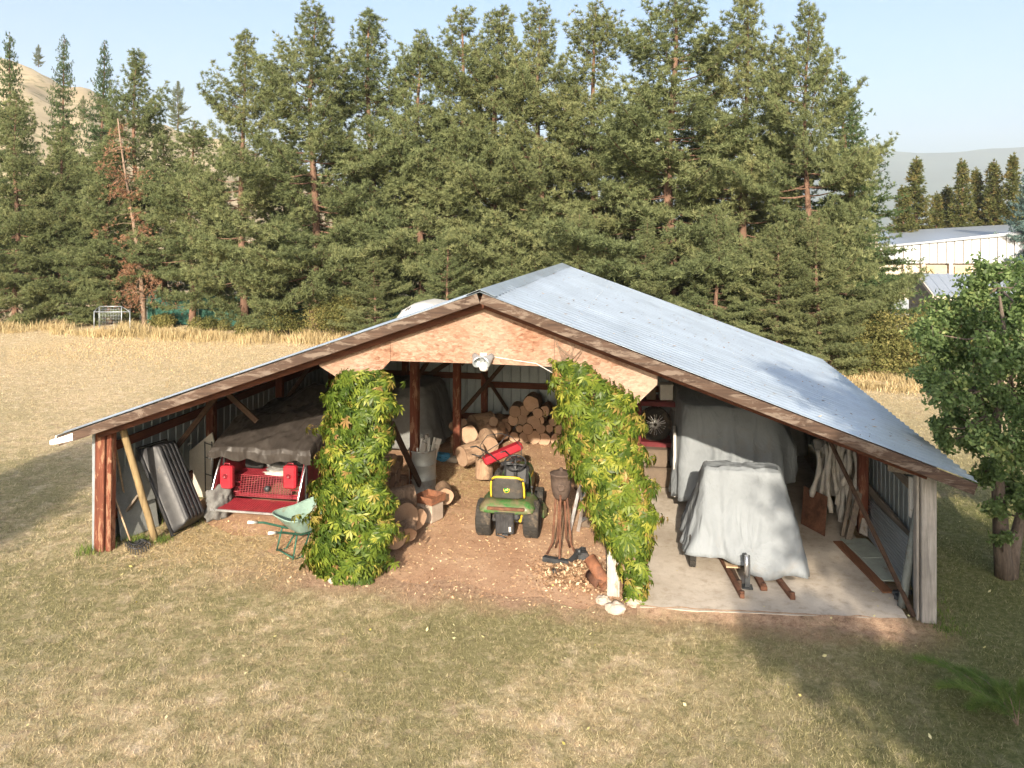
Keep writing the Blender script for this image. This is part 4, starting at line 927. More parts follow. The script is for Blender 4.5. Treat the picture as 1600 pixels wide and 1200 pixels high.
# ------------------------------------------------------------------ right bay
CT = thing('covered_trailer', 'small two wheeled trailer under a pale grey cover at the slab front', 'trailer', (9.78, 1.4, .05))
def hem1(th):
    x = math.cos(th); y = math.sin(th)
    return .26 + .05 * math.sin(th * 5) - (.17 if (x > .0 and y < 0) else 0) * min(1, abs(x) * 3 + .2) + .04 * (1 if x < 0 else 0)
cover('cover_cloth', 'cover_grey', CT, (9.79, 1.68, 0), [(.04, .02, 1.53, 0, -.45, 0), (.51, .17, 1.53, 0, -.45, 0), (.555, .23, 1.49, 0, -.45, .006), (.67, .55, .9, .0, -.26, .05), (.81, .88, .26, 0, -.10, .09)], hem=hem1, seed=12, p=9, fold=2.1, dens=3.6)
for u in (9.07, 10.47): wheel(CT, (u - 9.78, -.35, .26), .26, .10, rim='chrome')
b = MB(); b.bar((9.1, 1.1, .40), (10.45, 1.1, .40), .05, .05); b.bar((9.2, 2.5, .42), (10.4, 2.5, .42), .05, .05); b.bar((9.35, 1.0, .42), (9.35, 2.5, .42), .05, .05); b.bar((10.2, 1.0, .42), (10.2, 2.5, .42), .05, .05); b.bar((9.78, .38, .38), (9.78, 1.5, .42), .06, .06)
for s in (9.35, 10.2): b.tube([(s, 1.2, .42), (s, 1.2, 1.40)], .02, 6)
b.build('frame', MAT['steel_dark'], CT, True)
b = MB(); b.bar((9.79, .42, .06), (9.79, .42, .50), .07, .07); b.box((9.79, .42, .07), (.14, .14, .02)); jk = b.build('jack_stand', MAT['steel_dark'], CT, True)
b = MB(); b.tube([(9.775, .37, .22), (9.775, .37, .52)], .028, 12); b.build('jack_tube', MAT['chrome'], jk, True)
BT = thing('covered_machine', 'large bulky machine under a grey cover filling the right bay', 'machine', (9.8, 4.9, .05))
def hem2(th): return .55 + .25 * math.cos(th) + .08 * math.sin(3 * th)
cover('cover_cloth', 'cover_grey', BT, (9.78, 5.0, 0), [(.04, .04, 2.10, 0, .3, 0), (.66, 1.1, 2.06, 0, .2, 0), (.84, 1.78, 1.93, .0, 0, .015), (1.0, 1.9, 1.2, .12, .0, .09), (1.02, 1.98, .5, .1, 0, .11)], hem=hem2, seed=31, p=7, dens=2.6, fold=1.9)
cover('upper_cover', 'cover_grey_b', BT, (9.6, 6.1, 0), [(.04, .04, 2.52, 0, 0, 0), (.45, .9, 2.45, 0, 0, 0), (.62, 1.25, 2.28, 0, 0, .02), (.82, 1.45, 1.5, 0, 0, .06)], seed=45, p=5)
b = MB(); b.box((9.8, 5.0, .45), (1.5, 3.4, .3)); b.build('frame', MAT['black_void'], BT, True)
for u in (9.0, 10.6):
    for v in (4.0, 6.0): wheel(BT, (u - 9.8, v - 4.9, .3), .30, .18)
o = MB().box((8.86, 3.6, .85), (.05, .5, 1.15), None, .01).build('white_board', MAT['white_plastic']); tag(o, 'narrow white board standing beside the large grey cover', 'board')
cover('rear_cover', 'cover_grey_b', None, (11.15, 7.0, 0), [(.04, .04, 1.55, 0, 0, 0), (.35, .6, 1.5, 0, 0, 0), (.45, .75, 1.2, 0, 0, .04), (.55, .85, .35, 0, 0, .07)], seed=77, p=4)
tag(bpy.data.objects['rear_cover'], 'dark grey covered heap against the back right wall', 'cover')
# rack with wheel
RK = thing('storage_rack', 'red steel storage rack behind the right vine', 'rack', (8.62, 5.1, .05))
for u in (8.2, 9.1):
    for v in (4.8, 5.5):
        b = MB(); b.bar((u, v, .05), (u, v, 2.3), .06, .05); b.build('upright', MAT['red_rack'], RK, True)
for z in (.8, 1.60):
    b = MB(); b.bar((8.2, 4.8, z), (9.1, 4.8, z), .05, .08); b.bar((8.2, 5.5, z), (9.1, 5.5, z), .05, .08); b.box((8.65, 5.15, z + .045), (.9, .72, .015)); b.build('shelf', MAT['red_rack'], RK, True)
w_ = thing('spare_wheel', 'spare wheel with silver spoked rim on the red rack', 'wheel', (8.50, 5.0, 1.17), R(8), None)
wheel(w_, (0, 0, 0), .325, .2, 'Y', 'steel_dark', True, .66, 10)
for (x, y, z, d, m_, lb) in ((8.72, 5.1, 1.645, (.26, .26, .3), 'white_plastic', 'white lidded tub on the top shelf of the red rack'), (8.42, 5.1, 1.645, (.2, .3, .22), 'carton', 'brown carton on the top shelf of the red rack'), (8.55, 4.75, .06, (.55, .5, .36), 'carton', 'wide brown carton standing on the slab at the rack'), (8.5, 4.8, .43, (.5, .45, .32), 'carton', 'upper brown carton stacked below the spare wheel')):
    t = thing('storage_box', lb, 'box', (x, y, z), rnd.uniform(-.1, .1)); b = MB(); b.box((0, 0, d[2] / 2), d, None, .012); b.build('box_body', MAT[m_], t); b = MB(); b.box((0, 0, d[2] + .006), (d[0] + .02, d[1] + .02, .02), None, .006); b.build('lid', MAT[m_], t)
# rusty sheet, hanging hoses, leaning boards
q1, q2 = G(1251, 818, .055), G(1288, 838, .055); 
b = MB(); up_ = Vector((.10, .28, .56)); b.add([q1, q2, q2 + up_, q1 + up_], [(0, 1, 2, 3)]); o = b.build('rusty_sheet', MAT['rust'], solid=.012); tag(o, 'square rust brown sheet leaning behind the grey covers', 'sheet')
HS = 'pale cloth wrapped hoses hanging at the right wall'
hr = random.Random(4)
spots = [(1278, 700, 776), (1290, 690, 830), (1298, 684, 800), (1305, 682, 826), (1312, 686, 790), (1318, 690, 828), (1326, 694, 760), (1334, 700, 825), (1284, 694, 745), (1308, 700, 770), (1322, 705, 812), (1330, 712, 770)]
for i, (px, y0_, y1_) in enumerate(spots):
    v = 3.1 + .5 * hr.random(); a = PV(px, y0_ + 8, v); bt = PV(px + hr.uniform(-8, 6), y1_, v - .15); bt.z = max(.08, bt.z)
    pts = [(a.x + .10, v + .25, a.z - .12), (a.x + .04, v + .12, a.z), tuple(a)]; 
    for k in range(1, 9):
        t_ = k / 8; p = a.lerp(bt, t_); p.x += .035 * math.sin(t_ * 5 + i); p.y -= .05 * math.sin(t_ * 3 + i * 2); pts.append(tuple(p))
    rr = [.028 + .012 * abs(math.sin(j * 1.3 + i)) + (.018 if j in (5, 9) else 0) for j in range(len(pts))]
    b = MB(); b.tube(pts, rr, 9); o = b.build('wrapped_hose', MAT['white_cloth']); tag(o, '%s from the left of the cloth wrapped hoses drooping at the right wall' % ORD[sorted(x[0] for x in spots).index(px)], 'hose', HS)
b = MB(); ca, cb_ = PV(1274, 694, 3.75), PV(1338, 704, 3.75)
b.grid(60, 24, lambda i, j: (ca.x + (cb_.x - ca.x) * i + .03 * math.sin(j * 4 + i * 9), 3.75 + .07 * math.sin(i * 26 + 1.5 * math.sin(j * 3)) - .10 * j + .25 * (1 - min(1, j * 5)) , ca.z + (cb_.z - ca.z) * i + .04 * math.sin(i * 7) - (.95 + .12 * math.sin(i * 11)) * j)); o = b.build('hanging_canvas', MAT['white_cloth'], solid=.006); tag(o, 'pale grey canvas hanging in folds behind the wrapped hoses', 'canvas')
simple('dull_pipe', (.17, .19, .18), .6, .3, var=.25, dirt=((.12, .09, .07), .25))
def board(lb, a, c, w, h, mat, name='leaning_board', upv=(0, 1, 0)):
    o = MB().bar(a, c, w, h, upv).build(name, MAT[mat]); tag(o, lb, 'board'); return o
board('wide weathered white board leaning beside the steel sheets', G(1350, 836, .06), PV(1370, 722, 3.6), .16, .04, 'white_post_wood')
board('brown timber leaning right of the hanging hoses', G(1325, 845, .06), PV(1356, 712, 3.3), .09, .06, 'grey_wood_y')
board('thin grey timber crossing behind the hanging hoses', G(1316, 838, .06), PV(1338, 720, 3.5), .06, .05, 'grey_wood_y')
b = MB()
A_, B_, C_, D_ = G(1356, 838, .07), G(1412, 912, .07), PU(1426, 845, 11.95), PU(1358, 778, 11.95)
def cs(i, j):
    p = A_.lerp(B_, i).lerp(D_.lerp(C_, i), j); return p + Vector((-.9, 0, .3)) * .011 * math.sin(j * 2 * math.pi * 13)
b.grid(10, 104, cs); o = b.build('corrugated_sheet', MAT['galv_steel'], solid=.002); tag(o, 'corrugated steel sheets leaning on the right wall', 'steel sheet')
o = MB().bar(G(1309, 846, .063), G(1388, 926, .063), .15, .022).build('floor_board', MAT['brown_strip']); tag(o, 'long brown board lying flat on the slab', 'board')
for k, (a, c, lb) in enumerate((((1333, 842), (1367, 872), 'far greenish panel lying beside the brown board'), ((1368, 873), (1402, 908), 'near greenish panel lying beside the brown board'))):
    a, c = G(*a, .075), G(*c, .075); o = MB().bar(a, c, .42, .02).build('floor_panel', MAT['green_grey_board']); tag(o, lb, 'panel')
pole('round_pipe', 'thick grey pipe leaning against the right corner post', 'pipe', G(1409, 948, .06), PV(1434, 796, .30), .055, 'dull_pipe', n=16)
t = thing('downspout', 'pale square tube hanging inside the right corner', 'downspout', (11.6, .5, 1.2))
b = MB(); b.bar(PV(1427, 808, .45), PV(1427, 745, .45), .10, .07, (0, 1, 0)); b.build('tube_body', MAT['white_plastic'], t, True)
b = MB(); b.tube([PV(1428, 812, .42), PV(1434, 806, .40), PV(1441, 800, .38), PV(1444, 806, .38)], .03, 8); b.build('elbow', MAT['galv_steel'], t, True)
b = MB(); b.bar(G(1403, 935, .08), G(1420, 900, .08), .1, .05); b.bar(G(1395, 925, .09), G(1425, 925, .15), .08, .04); o = b.build('scrap_metal', MAT['steel_dark']); tag(o, 'dark scrap metal heap at the foot of the grey pipe', 'scrap')
# rails lying under the trailer
for (a, c, w, m_, lb) in (((1122, 862), (1160, 932), .06, 'rust', 'rusty bar poking out left of the jack stand'), ((1134, 868), (1156, 915), .05, 'dark_wood_x', 'short dark bar just left of the jack stand'), ((1166, 868), (1194, 920), .09, 'rust', 'rusty bar just right of the jack stand'), ((1196, 878), (1239, 934), .07, 'rust', 'longest rusty bar under the right side of the trailer')):
    a = G(*a, .10); c = G(*c, .085); b = MB(); b.bar(a + (a - c) * 1.0, c, w, .06); b.lathe([(.035, 0), (.035, .03), (0, .03)], c + Vector((0, .05, .02)), n=10); o = b.build('steel_bar', MAT[m_]); tag(o, lb, 'bar', 'bars lying under the small trailer')
for (x, y, lb) in ((1141, 885, 'plywood piece under the cover left of the jack stand'), (1186, 893, 'plywood piece under the cover right of the jack stand')):
    p = G(x, y, .11); o = MB().box(p + Vector((0, .35, .03)), (.2, .9, .02), (0, 0, .08)).build('plywood_piece', MAT['pale_wood']); tag(o, lb, 'plywood')
# ------------------------------------------------------------------ vegetation
rg = np.random.default_rng(7)
def unit(a): return a / (np.linalg.norm(a, axis=-1, keepdims=True) + 1e-9)
def needles(c, d, s, m, spread=1.0, w=.020, ta=None, rg=rg):
    """c,d (K,3), s (K,) -> triangles; each tuft is m needles fanning about d"""
    K = len(c); dirs = unit(d[:, None, :] * 1.0 + rg.normal(0, spread, (K, m, 3))); L = s[:, None, None] * rg.uniform(.65, 1.1, (K, m, 1))
    side = unit(np.cross(dirs, rg.normal(0, 1, (K, m, 3)))) * w; base = c[:, None, :] + dirs * L * .12; tip = c[:, None, :] + dirs * L
    V = np.stack([base - side, base + side, tip], 2).reshape(-1, 3)
    t = (ta if ta is not None else rg.uniform(0, 1, K))[:, None] * .7 + rg.uniform(0, .3, (K, m)); return V, np.repeat(t.ravel(), 3)
def leaves(c, n, L, Wd, rg=rg, droop=.0):
    """rhombus leaves: centre c, rough normal n"""
    K = len(c); n = unit(n); a = unit(np.cross(n, rg.normal(0, 1, (K, 3)))); a[:, 2] -= droop; a = unit(a); b = unit(np.cross(n, a)); L = L[:, None]; W_ = Wd[:, None]
    V = np.stack([c - a * L * .5, c + b * W_ * .5 + a * L * .05 - n * L * .08, c + a * L * .5, c - b * W_ * .5 + a * L * .05 - n * L * .08], 1); return V.reshape(-1, 3)
def pine(name, H, Rm, seed, low=.06, kind='pine', mat='pine_needles', dens=1.0, m=19, nl=.20, upturn=.25, bare=.34, lean=0.0, missing=.14, nw=.0155):
    """returns (V, t, limb pieces) of one conifer with its foot at the origin"""
    r = np.random.default_rng(seed); lb = MB(); cs = []; ds = []; ts = []
    def tr(z): return np.array([lean * z + .12 * math.sin(z * .55 + seed) * min(1, z / 3), .10 * math.sin(z * .43 + seed * 2), z])
    def trad(z): return .19 * (H / 14) * (1 - z / H) ** .8 + .012
    zs = np.linspace(0, H, 22); lb.tube([tr(z) for z in zs], [trad(z) * (1.25 if z < .2 else 1) for z in zs], 9)
    z = H * low
    while z < H - .15:
        k = z / H
        if kind == 'pine': Rz = Rm * (min(1, .7 + k * 1.2) * (1 - max(0, k - .32) / .68) ** .70 + .045)
        else: Rz = Rm * ((1 - k) ** .85 + .03)
        Rz *= 1 + .22 * math.sin(z * 1.7 + seed) * (kind == 'pine')
        nb = r.integers(4, 7) if kind == 'pine' else r.integers(6, 9); a0 = r.uniform(0, 6.28)
        for i in range(nb):
            if r.random() < missing: continue
            a = a0 + 6.283 * i / nb + r.normal(0, .22); L = Rz * r.uniform(.62, 1.18)
            if L < .12: L = .12
            el = (-.10 + .95 * k ** 1.8 if kind == 'pine' else -.22 + .6 * k ** 2) + r.normal(0, .08); p0 = tr(z + r.normal(0, .07)); hd = np.array([math.cos(a), math.sin(a), 0]); pts = []
            for q in np.linspace(0, 1, 7):
                pts.append(p0 + hd * L * q * math.cos(el) + np.array([0, 0, L * q * math.sin(el) - .10 * L * math.sin(q * math.pi) + upturn * L * q * q * .6]))
            pts = np.array(pts); lb.tube(pts[:], [max(.006, .032 * (L / 2.5) * (1 - q * .85)) for q in np.linspace(0, 1, 7)], 4, caps=False)
            tb = r.uniform(0, 1); side = np.array([-hd[1], hd[0], 0]); st = (.13 if kind == 'pine' else .10) / dens; s_ = bare if L > .8 else .1
            while s_ <= 1.0:
                x = s_ * 6; i0 = min(5, int(x)); P = pts[i0] * (1 - (x - i0)) + pts[i0 + 1] * (x - i0)
                for sg in (-1, 1):
                    tl = L * (.46 if kind == 'pine' else .34) * (1.0 - .75 * s_ ** 1.6) * r.uniform(.6, 1.15); nt_ = max(1, int(tl / (.15 / dens) + .5))
                    fd = unit((side * sg * .9 + hd * .75)[None])[0]
                    for q in range(nt_):
                        f = (q + r.uniform(.3, 1)) / nt_; cs.append(P + fd * tl * f + np.array([r.normal(0, .07), r.normal(0, .07), .10 * tl * f + r.normal(.05, .12) * (kind == 'pine') - (.06 * f if kind != 'pine' else 0)]))
                        ds.append(fd * .5 + np.array([0, 0, .75 if kind == 'pine' else .15])); ts.append(np.clip(tb * .5 + r.uniform(0, .5), 0, 1))
                s_ += st / L * 1.25
            cs.append(pts[-1]); ds.append(hd * .6 + np.array([0, 0, .8])); ts.append(tb)
        z += (.50 if kind == 'pine' else .30) * (1 - .30 * k) * r.uniform(.8, 1.25)
    cs.append(tr(H)); ds.append(np.array([0, 0, 1.])); ts.append(.6)
    cs, ds, ts = np.array(cs), np.array(ds), np.array(ts); V, t = needles(cs, ds, np.full(len(cs), nl) * r.uniform(.8, 1.25, len(cs)), m, .75 if kind == 'pine' else .5, nw, ts, r)
    return V, t, lb
def make_tree(name, label, cat, group, *a, **kw):
    bark = kw.pop('bark', 'pine_bark'); V, t, lb = pine(name, *a, **kw); o = thing(name, label, cat, (0, 0, 0), 0, group)
    np_mesh('crown', V, 3, MAT[kw.get('mat', 'pine_needles')], o, t); lb.build('trunk', MAT[bark], o); return o
PG = 'pines in the row behind the shed'
protos = [make_tree('pine_tree', '', 'tree', PG, 14.5, 3.6, 21), make_tree('pine_tree', '', 'tree', PG, 14.0, 2.9, 34, upturn=.4), make_tree('pine_tree', '', 'tree', PG, 15.0, 3.6, 45, upturn=.15, missing=.18),
          make_tree('pine_tree', '', 'tree', PG, 13.5, 3.0, 57, low=.12, missing=.2), make_tree('pine_tree', '', 'tree', PG, 14.5, 3.2, 68, low=.02, missing=.05)]
PH = [14.5, 14.0, 15.0, 13.5, 14.5]
used_p = set()
def place_tree(k, px, D, top_y, label, rz, wide=1.0, pr=None, ph=None, group=None):
    pr = pr or protos; ph = ph or PH; key = (id(pr), k)
    o = pr[k] if key not in used_p else copy_tree(pr[k]); used_p.add(key)
    g = PD(px, 362, D); H = 5 + (362 - top_y) / 1220 * D; s = H / ph[k]; o.location = (g.x, g.y, gz(g.x, g.y) - .05); o.scale = (s * wide, s * wide, s); o.rotation_euler = (0, 0, rz); o['label'] = label
    if group: o['group'] = group
    return o
rows = [
 (4, 25, 42, 150, 'low dense pine at the left picture edge above the dry grass'), (0, 95, 43, 205, 'low bushy pine second from the left edge of the field'), (4, 170, 42, 215, 'short spreading pine just left of the dead leaning trunk'), (1, 212, 43, 85, 'bright topped pine directly behind the dead leaning trunk'),
 (1, 258, 44, 205, 'thin pine right of the dead leaning trunk'), (3, 300, 40.5, 190, 'pine with a bare orange trunk left of the tall double topped pine'), (1, 380, 39, 58, 'tall pointed pine standing alone against the sky at left'),
 (0, 490, 38, 12, 'pine with two orange trunks above the left end of the shed roof'), (1, 578, 39.5, 22, 'slim tipped pine right of the one with two orange trunks'), (3, 655, 38, 48, 'open topped pine left of the shed ridge'),
 (2, 722, 38.5, 15, 'broad pine rising behind the white rounded roof'), (1, 775, 37, 20, 'narrow pine directly above the front gable peak'), (0, 843, 35.5, 12, 'dark pine behind the middle of the ridge'),
 (3, 930, 35, 5, 'pine with a clear orange trunk right of the back ridge end'), (2, 1050, 33.5, -45, 'largest full topped pine above the right roof slope'), (1, 1165, 32.5, -15, 'pine with airy top and visible trunk above the right roof'),
 (0, 1262, 30.5, 12, 'rightmost tall pine in the row beside the dark spruce')]
for i, (k, px, D, ty, lb) in enumerate(rows): place_tree(k, px, D, ty, lb, i * 1.3 + .4, 1.1 + .12 * ((i * 7) % 3 - 1) - (.25 if px > 1200 else 0))
# a second, shorter rank fills the gaps low down
for i, (k, px, D, ty, w) in enumerate([(4, 445, 41, 215, 1.0), (0, 555, 41, 260, 1.0), (4, 620, 40, 235, 1.0), (3, 690, 41, 190, 1.0), (2, 812, 39.5, 200, 1.0), (4, 890, 38.5, 215, 1.0), (0, 985, 37.5, 170, 1.0), (4, 1105, 36, 175, 1.0), (2, 1215, 34.5, 180, 1.0), (4, 340, 43, 300, 1.0)]):
    names = ['short dark pine filling the gap left of the slim tipped pine', 'low pine in the second rank above the left roof slope', 'second rank pine between the slim and the open topped pines', 'second rank pine left of the broad one', 'second rank pine behind the gable peak', 'second rank pine behind the back ridge end', 'second rank pine left of the largest one', 'second rank pine right of the largest one', 'second rank pine left of the rightmost tall one', 'low pine in front of the green fence at left']
    place_tree(k, px, D, ty, names[i], i * 2.1, w)
for i, (k, px, D, ty) in enumerate([(4, 905, 31, 330), (0, 1010, 30.2, 345), (4, 1120, 29, 330), (0, 1215, 28, 350), (4, 1278, 27.5, 335), (4, 700, 33.5, 355), (0, 585, 35, 372), (4, 800, 33, 350)]):
    names = ['low spreading pine touching the ridge end', 'low pine foliage over the middle of the right roof', 'rounded low pine above the right roof slope', 'rounded low pine left of the right end bushes', 'lowest dense pine beside the dry grass at right', 'low pine behind the white rounded roof', 'low pine at the left roof slope', 'low pine behind the ridge']
    place_tree(k, px, D, ty, names[i], i * 1.7, 1.25)
# spruce and others
sp = [make_tree('spruce_tree', '', 'tree', None, 11.0, 2.9, 5, kind='spruce', mat='spruce_needles', m=9, nl=.13, upturn=.1, bare=.15, low=.03, nw=.016)]
place_tree(0, 1322, 32, 105, 'dark green spruce at the right end of the pine row', .3, 1.15, sp, [11.0])
for i, (px, D, ty, w, lb) in enumerate([(18, 60, 52, .62, 'dark spruce top at the upper left corner'), (100, 62, 56, .55, 'dark narrow spruce second from the upper left corner'), (160, 58, 64, .6, 'dark spruce rising left of the dead leaning trunk'), (1330, 36, 150, .8, 'thinner spruce behind the end of the pine row')]):
    place_tree(0, px, D, ty, lb, i + 2, w, sp, [11.0], 'dark spruces')
bl = [make_tree('blue_spruce', '', 'tree', None, 9.0, 3.0, 9, kind='spruce', mat='blue_needles', m=8, nl=.15, upturn=.1, bare=.15, low=.05, nw=.03)]
place_tree(0, 1612, 50, 248, 'blue grey spruce at the right edge behind the white building', .3, .9, bl, [9.0])
cd = [make_tree('cedar_tree', '', 'tree', None, 10.0, 1.5, 13, kind='spruce', mat='cedar_leaves', m=8, nl=.24, upturn=.7, bare=.1, low=.03, nw=.04, dens=.8)]
for i, (px, D, ty, w, lb) in enumerate([(1433, 66, 247, 1.35, 'brownish pointed cedar left in the row behind the white building'), (1462, 67, 300, 1.3, 'shorter rusty cedar in the row behind the white building'), (1500, 66, 248, 1.2, 'tallest narrow cedar behind the middle of the white building'), (1525, 68, 262, 1.2, 'pale thin cedar right of the tallest one'), (1556, 66, 250, 1.3, 'dense cedar third from the right in the background row'), (1586, 65, 240, 1.1, 'slender cedar next to the blue grey spruce'), (1480, 70, 290, 1.6, 'cedar tucked behind the two tallest ones'), (1545, 70, 285, 1.6, 'low cedar filling between the background cedars'), (1408, 62, 290, 1.5, 'yellow green cedar beside the dark spruce'), (1640, 64, 250, 1.4, 'cedar just beyond the right edge behind the white building')]):
    place_tree(0, px, D, ty, lb, i * 1.1, w, cd, [10.0], 'cedars behind the white building')
hl = [(278, 150, 128, 'lone pine standing on the hill skyline'), (245, 170, 195, 'small pine on the hill left of the lone one'), (60, 190, 70, 'tree on the upper hill crest at left'), (130, 160, 150, 'pine halfway up the hill at left'), (430, 150, 270, 'small pine low on the hill behind the row'), (210, 140, 215, 'round pine low on the hill slope')]
for i, (px, D, ty, lb) in enumerate(hl):
    y0 = {278: 205, 245: 225, 60: 105, 130: 190, 430: 300, 210: 262}[px]; o = copy_tree(protos[1]); g = PD(px, y0, D); H = (y0 - ty) / 1220 * D; o.location = g; s = H / 14; o.scale = (s, s, s); o['label'] = lb; o['group'] = 'trees on the hill'
# dead leaning pine with brown needles
dp_ = thing('dead_tree', 'dead leaning pine trunk with bare twigs and brown needles', 'tree', PD(226, 362, 41).xy.to_3d())
r = np.random.default_rng(3); b = MB(); A_ = Vector((0, 0, 0)); Tt = PD(187, 185, 41) - dp_.location; pts = [A_.lerp(Tt, q) + Vector((.12 * math.sin(q * 5), 0, 0)) for q in np.linspace(0, 1, 12)]
b.tube(pts, list(np.linspace(.13, .03, 12)), 8)
cs = []; ds = []
for i in range(90):
    q = r.uniform(.12, .98); p = A_.lerp(Tt, q); a = r.uniform(0, 6.28); L = r.uniform(.6, 2.2) * (1.1 - q * .6); tw_ = [p + Vector((math.cos(a) * L * x, math.sin(a) * L * x, -.5 * L * x * x + .15 * L * x)) for x in np.linspace(0, 1, 5)]
    b.tube(tw_, [.018, .014, .010, .007, .004], 4, caps=False)
    if q < .5 or r.random() < .25:
        for x in range(26): 
            p2 = tw_[int(r.integers(2, 5))]; cs.append(np.array(p2) + r.normal(0, .16, 3)); ds.append(np.array([math.cos(a), math.sin(a), -.3]))
b.build('trunk', MAT['dead_bark'], dp_); V, t = needles(np.array(cs), np.array(ds), np.full(len(cs), .16), 7, .8, .016); np_mesh('crown', V, 3, MAT['dead_needles'], dp_, t)
# ---- bushes
def bush(name, label, cat, blobs, n, mat, L=.08, group=None, stems=8, sd=0, nrm=.8, bark='dead_bark', base=None, shell=.55, asp=.55):
    """blobs: [(x,y,z,r)] world; leaves near the blob surfaces, stems from the foot"""
    r = np.random.default_rng(sd + 99); B = np.array(blobs, float); foot = Vector(base) if base is not None else Vector((B[:, 0].mean(), B[:, 1].mean(), 0)); o = thing(name, label, cat, foot, 0, group)
    w = B[:, 3] ** 2; w /= w.sum(); k = r.choice(len(B), n, p=w); d = unit(r.normal(0, 1, (n, 3))); rad = B[k, 3] * (shell + (1.08 - shell) * r.random(n) ** .6)
    # lumpy outline
    lump = 1 + .28 * np.sin(d[:, 0] * 6 + k) * np.sin(d[:, 1] * 7 + 2 * k) + .18 * np.sin(d[:, 2] * 11 + k)
    c = B[k, :3] + d * (rad * lump)[:, None] * np.array([1, 1, .85]); keep = c[:, 2] > .03; c, d, k = c[keep], d[keep], k[keep]
    nn = d * nrm + r.normal(0, .55, c.shape) + np.array([0, 0, .45]); V = leaves(c - np.array(foot), nn, L * r.uniform(.7, 1.3, len(c)), L * asp * r.uniform(.7, 1.2, len(c)), r, .3)
    t = np.clip(r.normal(.45, .2, len(c)) + .22 * np.sin(k * 2.3), 0, 1); np_mesh('crown', V, 4, MAT[mat], o, np.repeat(t, 4))
    if stems:
        b = MB()
        for i in range(stems):
            tg = Vector(B[i % len(B), :3]) - foot + Vector(r.normal(0, .2, 3)); s0 = Vector((r.normal(0, .08), r.normal(0, .08), 0)); b.tube([s0, s0.lerp(tg, .5) + Vector((r.normal(0, .1), r.normal(0, .1), .15)), tg], [.03, .02, .008], 6, caps=False)
        b.build('stems', MAT[bark], o)
    return o
rb = random.Random(21)
def pb(px, py, D, r): p = PD(px, py, D); return (p.x, p.y, p.z, r)
bush('shrub', 'olive shrub at the right end of the pine row', 'shrub', [pb(1372, 540, 28, 1.0), pb(1400, 520, 28.5, 1.0), pb(1345, 565, 27.5, .8), pb(1385, 575, 27.3, .7)], 9000, 'bush_leaves', .10, sd=1)
bush('shrub', 'yellowish shrub beside the pear tree and the far field', 'shrub', [pb(1420, 545, 27.5, .9), pb(1440, 565, 27, .7), pb(1415, 590, 26.5, .5), pb(1450, 520, 29, .9)], 8000, 'bush_leaves', .10, sd=2)
bush('shrub', 'yellowish shrub in front of the grey roofed hut', 'shrub', [pb(1470, 500, 31, 1.0), pb(1500, 520, 30.5, 1.1), pb(1545, 505, 31, 1.2), pb(1590, 500, 31, 1.3)], 9000, 'bush_leaves', .11, sd=3)
for i, (px, py, D, r_, lb) in enumerate([(395, 515, 37.5, .7, 'low olive bush at the left roof edge'), (455, 505, 37, .8, 'dry leafy bush above the left roof slope'), (520, 497, 36, .9, 'green bush left of the white rounded roof'), (330, 510, 39, .5, 'small bush in the tall dry grass'), (560, 480, 36, 1.0, 'pale bush close to the white rounded roof'), (250, 507, 40.5, .5, 'small bush beside the dead tree')]):
    c0 = PD(px, py, D); bush('shrub', lb, 'shrub', [(c0.x + rb.uniform(-1, 1) * r_, c0.y + rb.uniform(-.5, .5), max(.3, c0.z + rb.uniform(-.4, .2)), r_ * rb.uniform(.6, 1)) for _ in range(4)], 5200, 'bush_leaves', .09, 'bushes under the pines', sd=10 + i)
